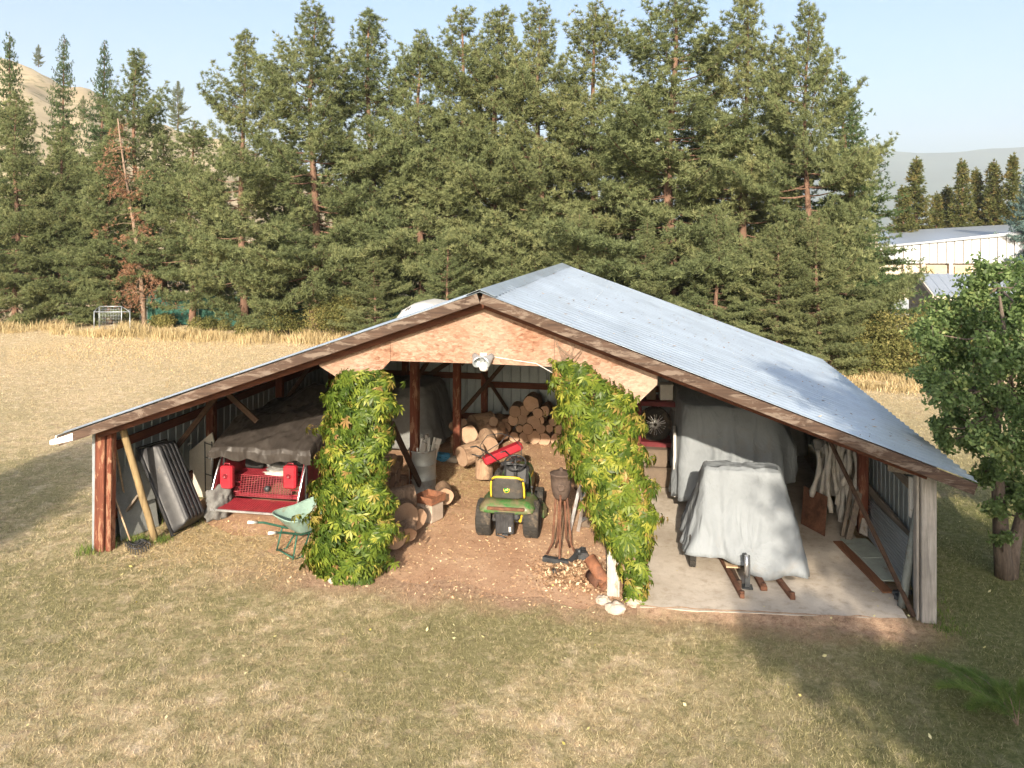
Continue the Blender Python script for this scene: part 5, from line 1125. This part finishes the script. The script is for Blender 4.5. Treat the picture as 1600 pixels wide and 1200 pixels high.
# ---- climbing vines on the two front posts
def vine(label, rows, n, sd, foot, name='climbing_vine', vf=-.02, dep=.42, bias=0):
    r = np.random.default_rng(sd); ys = np.array([q[0] for q in rows], float); x0 = np.array([q[1] for q in rows], float); x1 = np.array([q[2] for q in rows], float); wd = x1 - x0
    py = []; 
    cdf = np.concatenate([[0], np.cumsum((wd[1:] + wd[:-1]) / 2 * np.diff(ys))]); cdf /= cdf[-1]; py = np.interp(r.random(n), cdf, ys)
    f = np.sin(r.uniform(-1.45, 1.45, n)) * r.uniform(.75, 1.03, n); shoot = np.sin(py * .21 + sd * 3) * np.sin(py * .057 + sd) > .45; f = np.where(shoot & (np.abs(f) > .8) & (r.random(n) < .5), f * r.uniform(1.0, 1.32, n), f); a = np.interp(py, ys, x0); b_ = np.interp(py, ys, x1); ed = 1 + .13 * np.sin(py * .13 + sd + 2 * np.sign(f)) + .05 * np.sin(py * .37); px = (a + b_) / 2 + f * ed * (b_ - a) / 2
    sgn = np.where(r.random(n) < .74, -1, 1); dp2 = sgn * dep * np.sqrt(np.clip(1 - f * f, .02, 1)) * r.uniform(.5, 1.1, n) * np.clip(wd.mean() / 110, .6, 1) * (1 + .45 * np.sin(py * .085 + sd) * np.sin(px * .075 + 1))
    v = vf + dp2; C_ = np.array([PV(x, y, vv) for x, y, vv in zip(px, py, v)]); C_[:, 2] = np.maximum(C_[:, 2], .04)
    out = np.stack([f * .9, dp2 / dep, np.full(n, .30)], 1) + r.normal(0, .30, (n, 3)); out = unit(out)
    down = np.array([0, 0, -1.0]); ax = unit(down - out * (out @ down)[:, None] + r.normal(0, .28, (n, 3))); ax = unit(ax - out * (ax * out).sum(1)[:, None]); sd_ = np.cross(out, ax)
    o = thing(name, label, 'climbing plant', foot); V = []; T = []; t0 = np.clip(r.normal(.42, .20, n) + .25 * (np.sin(C_[:, 2] * 3.1 + C_[:, 0] * 4 + sd) > .35) * r.random(n) + bias, 0, .92); t0 = np.where((r.random(n) < .04) | ((np.abs(dp2) < dep * .45) & (r.random(n) < .35)), r.uniform(.94, 1, n), t0)
    L0 = r.uniform(.075, .155, n)
    for an, lf in ((0, 1.0), (.68, .95), (-.68, .95), (1.45, .75), (-1.45, .75)):
        an_ = an + r.normal(0, .08, n)[:, None]; d = ax * np.cos(an_) + sd_ * np.sin(an_) - out * .22; d = unit(d); w_ = unit(np.cross(out, d)); L = (L0 * lf)[:, None]; Wd = L * .135
        tip = C_ + d * L - out * L * .12; m1 = C_ + d * L * .55 + w_ * Wd + out * L * .06; m2 = C_ + d * L * .55 - w_ * Wd + out * L * .06; mid = C_ + d * L * .6 - out * 0
        V.append(np.stack([C_, m1, tip, m2], 1)); T.append(t0)
    V = np.stack(V, 1).reshape(-1, 3) - np.array(foot); T = np.repeat(np.stack(T, 1).ravel(), 4); np_mesh('foliage', V, 4, MAT['vine_leaves'], o, T)
    b = MB()
    for i in range(16):
        ty = ys[0] + (ys[-1] - ys[0]) * r.uniform(0, .5); pts = []
        for q in np.linspace(0, 1, 9):
            yy = ys[-1] + (ty - ys[-1]) * q; a1, b1 = np.interp(yy, ys, x0), np.interp(yy, ys, x1); xx = (a1 + b1) / 2 + (b1 - a1) * .33 * math.sin(i * 2.1 + q * 3); p = PV(xx, yy, vf - .02 + .10 * math.sin(i + q * 4)); p.z = max(p.z, .0); pts.append(p - Vector(foot))
        b.tube(pts, list(np.linspace(.014, .005, 9)), 6, caps=False)
    b.build('stems', MAT['dead_bark'], o); return o
vine('bright green leafy vine column covering the left front post', [(578, 535, 598), (592, 516, 612), (620, 510, 618), (650, 506, 613), (700, 500, 610), (740, 497, 602), (780, 487, 612), (815, 490, 618), (850, 482, 612), (880, 478, 602), (900, 492, 592), (908, 505, 588)], 4400, 5, (4.1, -.2, 0), dep=.46)
vine('bright green leafy vine hanging on the white front post', [(560, 860, 892), (575, 860, 930), (600, 860, 965), (625, 866, 998), (650, 870, 1000), (690, 877, 1004), (722, 884, 1008), (750, 905, 1018), (780, 914, 1024), (810, 918, 1028), (840, 940, 1020), (868, 960, 1014), (900, 972, 1014), (930, 978, 1014), (946, 988, 1010)], 3000, 8, (8.1, -.2, 0), dep=.30, vf=-.10, bias=.05)
b = MB(); rr_ = random.Random(9)
for i in range(16):
    a = PV(890 + rr_.uniform(-15, 15), 572, -.10); e = PV(895 + rr_.uniform(-30, 34), rr_.uniform(522, 560), -.085); m_ = a.lerp(e, .5) + Vector((rr_.uniform(-.08, .08), -.02, .03)); b.tube([a, m_, e], [.006, .005, .003], 5)
o = b.build('dry_tendrils', MAT['dead_bark']); tag(o, 'dry brown tendrils clinging to the gable board above the right vine', 'tendrils')
# ---- pear tree
def leafy_tree(name, label, paths, clusters, n, mat, L, sd, bark, foot, lift=.4, cat='tree', group=None):
    r = np.random.default_rng(sd); o = thing(name, label, cat, foot, 0, group); b = MB(); F = Vector(foot)
    for pts, r0, r1 in paths: b.tube([Vector(p) - F for p in pts], list(np.linspace(r0, r1, len(pts))), 12)
    alln = [Vector(p) for pts, *_ in paths for p in pts[1:]]; C_ = []; N_ = []; T_ = []
    for ci, (x, y, z, rad) in enumerate(clusters):
        c = Vector((x, y, z)); p0 = min(alln, key=lambda q: (q - c).length); b.tube([p0 - F, p0.lerp(c, .5) - F + Vector((0, 0, -.1)), c - F], [.022, .014, .006], 6, caps=False)
        nt_ = max(4, int(26 * rad / .5))
        for q in range(nt_):
            d = unit(r.normal(0, 1, (1, 3)))[0] * np.array([1, 1, .8]); e = np.array(c) + d * rad * r.uniform(.65, 1.15); m_ = (np.array(c) + e) / 2 + r.normal(0, .05, 3)
            if e[2] < .3: continue
            b.tube([c - F, Vector(m_) - F, Vector(e) - F], [.009, .006, .003], 4, caps=False)
            k = max(6, int(n / (len(clusters) * 26) * 1.0)); f = r.uniform(.35, 1.05, k)[:, None]; pc = np.array(c) + (e - np.array(c)) * f + r.normal(0, .075, (k, 3)) * (rad / .5) ** .5; C_.append(pc); N_.append(d * .5 + r.normal(0, .5, (k, 3)) + np.array([0, 0, lift])); T_.append(np.clip(r.normal(.45 + .15 * math.sin(ci), .18, k) + .3 * (r.random() < .12), 0, 1))
    b.build('trunk', MAT[bark], o); C_ = np.concatenate(C_); N_ = np.concatenate(N_); T_ = np.concatenate(T_)
    V = leaves(C_ - np.array(foot), N_, L * r.uniform(.7, 1.25, len(C_)), L * .62 * r.uniform(.75, 1.1, len(C_)), r, .45); np_mesh('crown', V, 4, MAT[mat], o, np.repeat(T_, 4)); return o
D0 = 11.3; rp = random.Random(5)
cl = []
for px, py, rd in [(1545, 432, 30), (1518, 455, 28), (1475, 488, 36), (1452, 520, 30), (1510, 500, 50), (1565, 490, 50), (1610, 470, 45), (1640, 510, 60), (1470, 560, 38), (1450, 590, 25), (1520, 560, 52), (1575, 560, 55), (1630, 580, 60), (1488, 610, 36), (1535, 620, 48), (1590, 630, 50), (1650, 650, 60), (1468, 668, 16), (1478, 690, 15), (1492, 650, 22), (1520, 680, 38), (1560, 690, 42), (1605, 710, 45), (1540, 735, 26), (1585, 760, 30), (1555, 795, 16), (1612, 790, 30), (1660, 740, 50), (1690, 560, 70), (1700, 680, 60), (1680, 460, 55), (1600, 430, 25), (1568, 842, 12)]:
    D = D0 + rp.uniform(-1.2, 1.2) * (1 if rd > 30 else .4); p = PD(px, py, D); cl.append((p.x, p.y, p.z, rd * D / 1220))
def pp(l, D=D0, j=0): return [PD(x, y, D + j * i * .15) for i, (x, y) in enumerate(l)]
fb = G(1573, 905)
leafy_tree('pear_tree', 'leafy pear tree with forked trunk right of the shed', [
    (pp([(1570, 906), (1566, 860), (1562, 800), (1558, 740), (1556, 680), (1562, 600), (1570, 520), (1560, 450)]), .13, .015),
    (pp([(1578, 906), (1583, 860), (1597, 800), (1622, 740), (1648, 660), (1680, 560)], j=1), .11, .02), (pp([(1556, 690), (1540, 650), (1530, 610)], j=0), .028, .008), (pp([(1560, 640), (1580, 590), (1595, 560)]), .03, .010)], cl, 66000, 'pear_leaves', .075, 3, 'pear_bark', fb)
# ---- trees standing behind the camera that throw the shade on the lawn and roof
def camw(X, Y, z=0): return (8.59 + X * _c - Y * _s, -10.84 + X * _s + Y * _c, z)
foliage('shade_leaves', [(0, (.03, .05, .02)), (1, (.08, .12, .04))], .06, (.05, .08, .02))
def shade_tree(label, X, Y, H, z0, rad, sd, n):
    r = random.Random(sd); f = camw(X, Y); cl = []; 
    for i in range(24):
        z = z0 + (H - z0) * (i + .5) / 24; k = (z - z0) / (H - z0); rr = rad * (math.sin(math.pi * min(.97, k * .85 + .12)) ** .35); a = i * 2.4; q = rr * r.uniform(.25, .8); cl.append((f[0] + q * math.cos(a), f[1] + q * math.sin(a), z, rad * .40 * r.uniform(.7, 1.1)))
    return leafy_tree('shade_tree', label, [([Vector(f), Vector(f) + Vector((.1, 0, z0)), Vector(f) + Vector((0, .1, H * .9))], .2, .05)], cl, n, 'shade_leaves', .16, sd, 'pear_bark', f, group='trees behind the viewpoint')
shade_tree('broad leafy tree behind the viewpoint shading the left lawn', -11.7, -5.5, 9.6, 4.8, 2.4, 61, 9000)
shade_tree('broad leafy tree behind the viewpoint shading the right roof', 3.9, -4.5, 9.6, 2.2, 2.7, 62, 16000)
shade_tree('leafy tree behind the viewpoint shading the right lawn', 6.3, -4.0, 6.7, 1.6, 2.9, 63, 20000)
# ---- short lawn grass, nobody could count it
def grass(name, n, rmin, rmax, a0, a1, h, w, mat, mask=None, sd=1):
    r = np.random.default_rng(sd); q = r.random(n); rad = rmin * (rmax / rmin) ** q; a = r.uniform(a0, a1, n); base = R(10.69)
    X = rad * np.sin(a); Y = rad * np.cos(a); u = 8.59 + X * _c - Y * _s; v = -10.84 + X * _s + Y * _c
    # clumping
    cl_ = np.sin(u * 5.1 + np.sin(v * 3.7)) * np.sin(v * 4.3 + np.sin(u * 2.9)) + .6 * np.sin(u * 13 + v * 9) * np.sin(v * 15 - u * 7); keep = cl_ > r.uniform(-1.6, 1.0, n)
    keep &= ~((u > .05) & (u < 12.0) & (v > np.where(u < 3, .9, .25)) & (v < 8.6)); keep &= ~((u > 8.2) & (u < 11.9) & (v > -.55) & (v < 9))
    dirt_edge = -.55 - .35 * np.sin(u * 1.9) - .2 * np.sin(u * 5.3); keep &= ~((u > 3.0) & (u < 8.4) & (r.random(n) < np.clip((v - dirt_edge + .1) / .9, 0, 1) ** .6 * .97)); keep &= ~((u > .4) & (u < 3.2) & (v > -.1) & (r.random(n) > .25))
    u, v, rad = u[keep], v[keep], rad[keep]; n = len(u); zz = np.array([gz(x, y) for x, y in zip(u, v)]) if n < 900000 else np.zeros(n)
    hh = h * r.uniform(.45, 1.25, n); ww = w * r.uniform(.6, 1.2, n) * np.clip(rad / 12, .8, 3); an = r.uniform(0, 6.28, n); ln = r.normal(0, .75, (n, 2)) * hh[:, None]
    P = np.stack([u, v, zz - .004], 1); s_ = np.stack([np.cos(an) * ww, np.sin(an) * ww, np.zeros(n)], 1); T = P + np.stack([ln[:, 0], ln[:, 1], hh], 1)
    V = np.stack([P - s_, P + s_, T], 1).reshape(-1, 3); o = np_mesh(name, V, 3, MAT[mat], None, np.repeat(r.random(n), 3)); return stuff(o)
def lawnmat():
    m = M('lawn_blades', .8, spec=.15).geo(); t = m.attr('t')
    dry = m.ramp(t, [(0, (.32, .23, .135)), (.5, (.57, .45, .28)), (1, (.78, .66, .46))]); grn = m.ramp(t, [(0, (.07, .085, .03)), (.5, (.19, .20, .075)), (.8, (.34, .33, .14)), (1, (.50, .43, .25))])
    c = lawn_color(m, dry, grn); m.color(c); m.translucent(c, .3); MAT['lawn_blades'] = m.m
lawnmat()
grass('lawn_grass', 900000, 6.3, 45, R(-48), R(48), .042, .0043, 'lawn_blades')
# tall dry grass along the field edge
def tall(name, pts, n, h, mat='dry_grass', sd=3, w=.008, spread=.25):
    r = np.random.default_rng(sd); P = np.array(pts, float); k = r.integers(0, len(P), n); u = P[k, 0] + r.normal(0, spread, n) * P[k, 2]; v = P[k, 1] + r.normal(0, spread, n) * P[k, 2]; hh = h * P[k, 3] * r.uniform(.4, 1.15, n); an = r.uniform(0, 6.28, n); s_ = np.stack([np.cos(an), np.sin(an), 0 * an], 1) * w
    B = np.stack([u, v, 0 * u - .02], 1); ln = r.normal(0, .28, (n, 2)) * hh[:, None]; M_ = B + np.stack([ln[:, 0] * .4, ln[:, 1] * .4, hh * .62], 1); T = B + np.stack([ln[:, 0], ln[:, 1], hh], 1); V = np.stack([B - s_, B + s_, M_ + s_ * .7, T, T, M_ - s_ * .7], 1)[:, [0, 1, 2, 5, 5, 2, 3, 3]]
    V2 = np.stack([B - s_, B + s_, M_ + s_ * .7, M_ - s_ * .7, M_ - s_ * .7, M_ + s_ * .7, T + s_ * .1, T - s_ * .1], 1).reshape(-1, 3); return stuff(np_mesh(name, V2, 4, MAT[mat], None, np.repeat(r.random(n), 8)))
rt_ = random.Random(8); pts = []
for i in range(150):
    px = rt_.uniform(-60, 620); D = 40.6 - .0093 * px - rt_.uniform(-.3, 1.8) * (1 if px < 420 else .6); p = PD(px, 362, D); pts.append((p.x, p.y, rt_.uniform(.6, 2.2), rt_.uniform(.1, 1.15) ** 2))
for i in range(70):
    px = rt_.uniform(1290, 1480); D = 39.5 - .0093 * px - rt_.uniform(-1, 2.0) ; p = PD(px, 362, D); pts.append((p.x, p.y, rt_.uniform(.6, 1.5), rt_.uniform(.1, .7) ** 1.5))
tall('tall_dry_grass', pts, 42000, .46, w=.012)
pts = [(rt_.uniform(-18, 20), rt_.uniform(16, 26), 3, .5) for i in range(60)]
tall('field_grass', pts, 50000, .14, sd=5, w=.010, spread=.9)
pts = [(-.12, y, .5, 1) for y in np.arange(-.1, 3, .3)] + [(12.15, y, .4, .6) for y in np.arange(-.2, 3, .4)] + [(.35, .4, .3, 1), (.7, .5, .3, .8), (.6, 1.2, .5, 1)]
foliage('lush_grass', [(0, (.05, .09, .02)), (.5, (.11, .18, .035)), (1, (.26, .30, .08))], .3, (.15, .25, .04)); tall('lush_grass', pts, 5000, .14, 'lush_grass', 6, .004)
# chips, straw and fallen leaves
def scatter(name, n, fn, L, Wd, mat, sd, up=1.2):
    r = np.random.default_rng(sd); C_ = fn(r, n); nn = np.stack([r.normal(0, .5, n), r.normal(0, .5, n), np.full(n, up)], 1); V = leaves(C_, nn, L * r.uniform(.4, 1.4, n), Wd * r.uniform(.5, 1.3, n), r); return stuff(np_mesh(name, V, 4, MAT[mat], None, np.repeat(r.random(n), 4)))
foliage('chips', [(0, (.20, .11, .06)), (.5, (.48, .31, .19)), (1, (.72, .56, .38))], .0); foliage('leaf_litter', [(0, (.16, .09, .055)), (.6, (.36, .22, .14)), (1, (.74, .56, .40))], .1, (.3, .2, .1))
foliage('pale_leaves', [(0, (.45, .38, .10)), (1, (.75, .68, .42))], .2, (.4, .35, .1))
def f1(r, n): x = r.uniform(2.9, 8.2, n); y = r.uniform(-.6, 8, n); return np.stack([x, y, np.full(n, .012)], 1)
scatter('wood_chips', 9000, f1, .05, .018, 'chips', 1)
def f2(r, n): q = r.normal(0, 1, (n, 2)); c_ = G(905, 897); return np.stack([c_.x + q[:, 0] * .30, c_.y + q[:, 1] * .28, .012 + .13 * np.exp(-(q ** 2).sum(1) * .6) * r.random(n)], 1)
scatter('leaf_litter', 2600, f2, .06, .035, 'leaf_litter', 2, .6)
def f3(r, n): x = r.normal(5.0, .7, n); y = r.normal(4.6, 1.0, n); return np.stack([x, y, .012 + .02 * r.random(n)], 1)
scatter('straw', 9000, f3, .12, .006, 'dry_grass', 3, .8)
def f3b(r, n): x = r.uniform(.4, 3.5, n); y = r.normal(.6, .55, n); return np.stack([x, y, .012 + .02 * r.random(n)], 1)
scatter('straw_litter', 7000, f3b, .10, .006, 'dry_grass', 13, .8)
def f4(r, n): X = r.uniform(-7, 9, n); Y = r.uniform(7.5, 14, n); return np.stack([8.59 + X * _c - Y * _s, -10.84 + X * _s + Y * _c, np.full(n, .05)], 1)
scatter('fallen_leaves', 260, lambda r, n: (lambda P: P[~((P[:, 1] > -.3) & (P[:, 0] > 0) & (P[:, 0] < 12))])(f4(r, n)) if 0 else f4(r, n) * np.array([1, 1, 1]), .045, .03, 'pale_leaves', 4)
def f5(r, n): u = r.uniform(.2, 12.2, n); v = r.uniform(-.3, 8.6, n); return np.stack([u, v, np.array([roof_z(x) + .024 for x in u])], 1)
scatter('roof_debris', 420, f5, .07, .022, 'leaf_litter', 19, 3)
# feathery green sprig in the near right corner
fp = G(1590, 1138); o = thing('feathery_plant', 'feathery bright green plant sprawling in the near right corner of the lawn', 'plant', fp); b = MB(); cs = []; ds = []; r = np.random.default_rng(17)
foliage('feather_green', [(0, (.07, .12, .035)), (.5, (.13, .20, .05)), (1, (.30, .34, .12))], .35, (.16, .25, .06))
for (tx, ty, hz) in ((1436, 1030, .12), (1470, 1075, .18), (1500, 1050, .15), (1520, 1110, .25), (1560, 1085, .2), (1600, 1090, .3)):
    e = G(tx, ty, hz) - fp; pts_ = [Vector((0, 0, .03)).lerp(e, q) + Vector((0, 0, .16 * math.sin(q * math.pi))) for q in np.linspace(0, 1, 9)]; b.tube(pts_, list(np.linspace(.007, .002, 9)), 5, caps=False); d = e.normalized()
    for q in np.linspace(.15, 1, 70):
        x = q * 8; i0 = min(7, int(x)); p = np.array(pts_[i0].lerp(pts_[i0 + 1], x - i0))
        for s in (-1, 1):
            sdv = np.array([-d.y, d.x, .1]) * s; cs.append(p); ds.append(sdv * .8 + np.array(d) * .5); cs.append(p + unit((sdv * .8 + np.array(d) * .5)[None])[0] * .10 * (1.15 - q)); ds.append(sdv * .5 + np.array(d))
b.build('stems', MAT['dead_bark'], o); V, t = needles(np.array(cs), np.array(ds), np.full(len(cs), .12), 5, .3, .0018, None, r); np_mesh('foliage', V, 3, MAT['feather_green'], o, t)
# ------------------------------------------------------------------ far buildings and fence
def dcam(px, D): p = PD(px, 362, D); return Vector((p.x, p.y, 0))
simple('white_wall', (.55, .57, .60), .5, var=.04, scale=2, spec=.4); simple('beige_wall', (.52, .45, .37), .85, var=.1); simple('grey_boards', (.20, .185, .165), .9, var=.3); simple('light_roof', (.40, .44, .48), .4, .5, var=.08); simple('dark_gap', (.09, .08, .07), .9); simple('white_shell', (.56, .55, .52), .35, var=.04, spec=.5)
HB = thing('white_building', 'long white ribbed metal building with beige lower wall behind the hut', 'building', dcam(1520, 50)); Dh = 50
def hp(px, py, D=Dh): return PD(px, py, D)
b = MB(); xs_ = np.linspace(1372, 1780, 62)
def topy(x): return 383 - 22 * min(1.6, (x - 1395) / 205)
def P2(px, z, off=0): p = hp(px, 362, Dh - off); return (p.x, p.y, z)
zt = lambda x: 5 - (topy(x) - 362) / 1220 * Dh
for a, c in zip(xs_[:-1], xs_[1:]): b.add([P2(a, 2.98), P2(c, 2.98), P2(c, zt(c)), P2(a, zt(a))], [(0, 1, 2, 3)])
b.build('upper_wall', MAT['white_wall'], HB, True, solid=.1)
b = MB()
for x in xs_[::2]: b.add([P2(x - .5, 3.0, .06), P2(x + .5, 3.0, .06), P2(x + .5, zt(x) - .02, .06), P2(x - .5, zt(x) - .02, .06)], [(0, 1, 2, 3)])
b.build('panel_seams', MAT['grey_boards'], HB, True, solid=.05)
b = MB(); q = [P2(1372, zt(1372) + .05, .2), P2(1780, zt(1780) + .05, .2)]; q2 = [hp(1372, 362, Dh + 14), hp(1780, 362, Dh + 14)]; b.add([q[0], q[1], (q2[1].x, q2[1].y, zt(1780) + .62), (q2[0].x, q2[0].y, zt(1372) + .95)], [(0, 1, 2, 3)]); b.build('roof', MAT['light_roof'], HB, True, solid=.12)
b = MB(); b.add([P2(1372, 0, -.35), P2(1780, 0, -.35), P2(1780, 2.98, -.35), P2(1372, 2.98, -.35)], [(0, 1, 2, 3)]); q3 = hp(1372, 362, Dh + 14); b.add([P2(1372, 0, -.35), P2(1372, 2.98, -.35), (q3.x, q3.y, 4.5), (q3.x, q3.y, 0)], [(0, 1, 2, 3)]); b.build('lower_wall', MAT['beige_wall'], HB, True, solid=.1)
for x in (1372, 1414, 1442, 1485, 1530, 1572, 1615, 1660):
    b = MB(); p = Vector(P2(x, 0, -.1)); p2 = Vector(P2(x + 5, 0, -.1)); b.bar(p, p + Vector((0, 0, 2.97)), .22, .22); b.build('pillar', MAT['beige_wall'], HB, True)
for x, w_2 in ((1448, 30), (1492, 26), (1580, 26)):
    b = MB(); b.add([P2(x, .4, -.2), P2(x + w_2, .4, -.2), P2(x + w_2, 2.8, -.2), P2(x, 2.8, -.2)], [(0, 1, 2, 3)]); b.build('door_panel', MAT['pale_wood'], HB, True, solid=.04)
HU = thing('garden_hut', 'low grey hut with pale corrugated roof behind the pear tree', 'hut', dcam(1500, 38))
r0 = PD(1432, 428, 39); r1 = PD(1700, 436, 39); e0 = PD(1460, 463, 36.4); e1 = PD(1720, 476, 36.4); f0 = PD(1414, 447, 41.5); f1_ = PD(1680, 450, 41.5)
b = MB()
def hr_(i, j): p = r0.lerp(r1, i).lerp(e0.lerp(e1, i), j); p.z += .03 * (1 if math.sin(i * 2 * math.pi * 18) > .6 else 0); return p
b.grid(216, 2, hr_, False); b.add([r0, f0, f1_, r1], [(0, 1, 2, 3)]); b.build('roof', MAT['light_roof'], HU, True, solid=.05)
w0, w1, w2_ = PD(1440, 362, 38.9), PD(1463, 362, 36.7), PD(1420, 362, 41.2); b = MB(); ap = (r0.x + .25, r0.y, r0.z - .08)
b.add([(w1.x, w1.y, 0), (w1.x, w1.y, e0.z - .05), ap, (w2_.x, w2_.y, f0.z - .05), (w2_.x, w2_.y, 0)], [(0, 1, 2, 3, 4)]); w3 = PD(1715, 362, 36.7); b.add([(w1.x, w1.y, 0), (w3.x, w3.y, 0), (w3.x, w3.y, e1.z - .08), (w1.x, w1.y, e0.z - .08)], [(0, 1, 2, 3)]); b.build('wall', MAT['grey_boards'], HU, True, solid=.06)
b = MB(); b.bar(r0 + Vector((-.05, 0, .02)), e0 + Vector((-.05, 0, .0)), .06, .16); b.bar(r0 + Vector((-.05, 0, .02)), f0 + Vector((-.05, 0, 0)), .06, .16); b.bar(e0 + Vector((0, -.03, -.08)), e1 + Vector((0, -.03, -.08)), .05, .14); b.build('fascia', MAT['beige_wall'], HU, True)
b = MB(); p = dcam(1400, 47); b.box((p.x, p.y, .45), (3.2, .15, .9), (0, 0, R(10.69))); o = b.build('low_wall', MAT['light_roof']); tag(o, 'low grey wall in front of the left end of the white building', 'wall')
FS = thing('far_shed', 'pale far building glimpsed between pine trunks at left', 'building', dcam(400, 72))
b = MB(); p = dcam(398, 72); b.box((p.x, p.y, 1.2), (5, 4, 2.4), (0, 0, R(10.69))); b.build('wall', MAT['white_wall'], FS, True); b = MB(); b.prism([(-2.7, 2.4), (2.7, 2.4), (0, 3.2)], 'Y', -2.2, 2.2); rf = b.build('roof', MAT['light_roof'], FS); rf.rotation_euler = (0, 0, R(10.69))
# white camper behind the shed
CV = thing('camper', 'white rounded camper roof showing over the left roof slope', 'camper', (3.4, 11.8, 0))
b = MB(); sec = []
prof_ = [(0.98, .5), (.86, 1.4), (.86, 2.2), (.92, 2.48), (1.08, 2.68), (1.40, 2.86), (1.72, 2.93), (2.2, 2.87), (3.0, 2.82), (5.6, 2.80), (5.9, 2.4), (5.9, .5)]
W2 = 10
def cf(i, j):
    k = j * (len(prof_) - 1); i0 = min(len(prof_) - 2, int(k)); a, c = prof_[i0], prof_[i0 + 1]; x = a[0] + (c[0] - a[0]) * (k - i0); z = a[1] + (c[1] - a[1]) * (k - i0); e = abs(2 * i - 1) ** 5; cx = 3.3; cz = 1.5
    s = 1 - .10 * e; return (cx + (x - cx) * s - 0, 10.9 + 2.1 * i, cz + (z - cz) * s)
b.grid(16, 44, cf); ring0 = [cf(0, j / 44) for j in range(45)]; ring1 = [cf(1, j / 44) for j in range(45)]; b.add(ring0, [tuple(range(45))]); b.add(ring1, [tuple(range(44, -1, -1))]); b.build('body', MAT['white_shell'], CV, True)
for k in (1.12, 1.30, 1.38):
    b = MB(); b.tube([(k, 10.99, 2.60 + (k - 1.12) * .5), (k + .09, 10.985, 2.73 + (k - 1.12) * .3)], .012, 6); b.build('vent_slot', MAT['steel_dark'], CV, True)
b = MB(); b.box((3.4, 11.8, .35), (3.6, 1.6, .35)); b.build('chassis', MAT['steel_dark'], CV, True)
for (x, y) in ((2.4, 11.0), (4.4, 11.0), (2.4, 12.7), (4.4, 12.7)): wheel(CV, (x - 3.4, y - 11.8, .32), .32, .2, 'Y')
# green mesh fence behind the pines
simple('green_mesh', (.03, .10, .075), .8, var=.3, scale=3)
FN = thing('mesh_fence', 'dark green mesh fence running behind the pine trunks', 'fence', dcam(450, 44)); 
pf = [dcam(x, 44.5 - .0105 * x) for x in (230, 310, 400, 500, 600, 700, 800)]
for a, c in zip(pf[:-1], pf[1:]):
    b = MB(); b.box((a + c) / 2 + Vector((0, 0, .85)), ((c - a).length, .02, 1.55), (0, 0, math.atan2((c - a).y, (c - a).x))); b.build('mesh_panel', MAT['green_mesh'], FN, True)
for a in pf: b = MB(); b.tube([a, a + Vector((0, 0, 1.7))], .03, 8); b.build('post', MAT['galv_steel'], FN, True)
# small goal frame in the long grass
GO = thing('goal_frame', 'small white metal goal frame standing in the long grass at left', 'goal', dcam(172, 38)); gA, gB = dcam(147, 37.8), dcam(203, 37.8); gC, gD = dcam(155, 39.2), dcam(190, 39.2); hh_ = Vector((0, 0, 1.12)); h2 = Vector((0, 0, 1.25))
for nm, l in (('post', (gA, gA + hh_)), ('post', (gB, gB + hh_)), ('crossbar', (gA + hh_, gB + hh_)), ('back_bar', (gC + h2, gD + h2)), ('side_bar', (gA + hh_, gC + h2)), ('side_bar', (gB + hh_, gD + h2)), ('back_post', (gC, gC + h2)), ('back_post', (gD, gD + h2))):
    b = MB(); b.tube(list(l), .019, 8); b.build(nm, MAT['galv_steel'], GO, True)
b = MB()
for i in range(1, 14): q = gC.lerp(gD, i / 14); b.tube([q + Vector((0, 0, .05)), q + h2], .005, 4)
for i in range(1, 8): b.tube([gC + h2 * i / 8, gD + h2 * i / 8], .005, 4)
b.build('net', MAT['galv_steel'], GO, True)

# ------------------------------------------------------------------ summer haze
b = MB(); b.box((0, 2400, 299), (16000, 5400, 600)); hz = b.build('haze', None); stuff(hz)
m = bpy.data.materials.new('haze_air'); m.use_nodes = True; n = m.node_tree.nodes; n.clear(); o = n.new('ShaderNodeOutputMaterial'); v = n.new('ShaderNodeVolumePrincipled')
v.inputs['Color'].default_value = (.84, .92, 1, 1); v.inputs['Density'].default_value = .0002; v.inputs['Anisotropy'].default_value = .2
m.node_tree.links.new(v.outputs[0], o.inputs['Volume']); hz.data.materials.append(m)
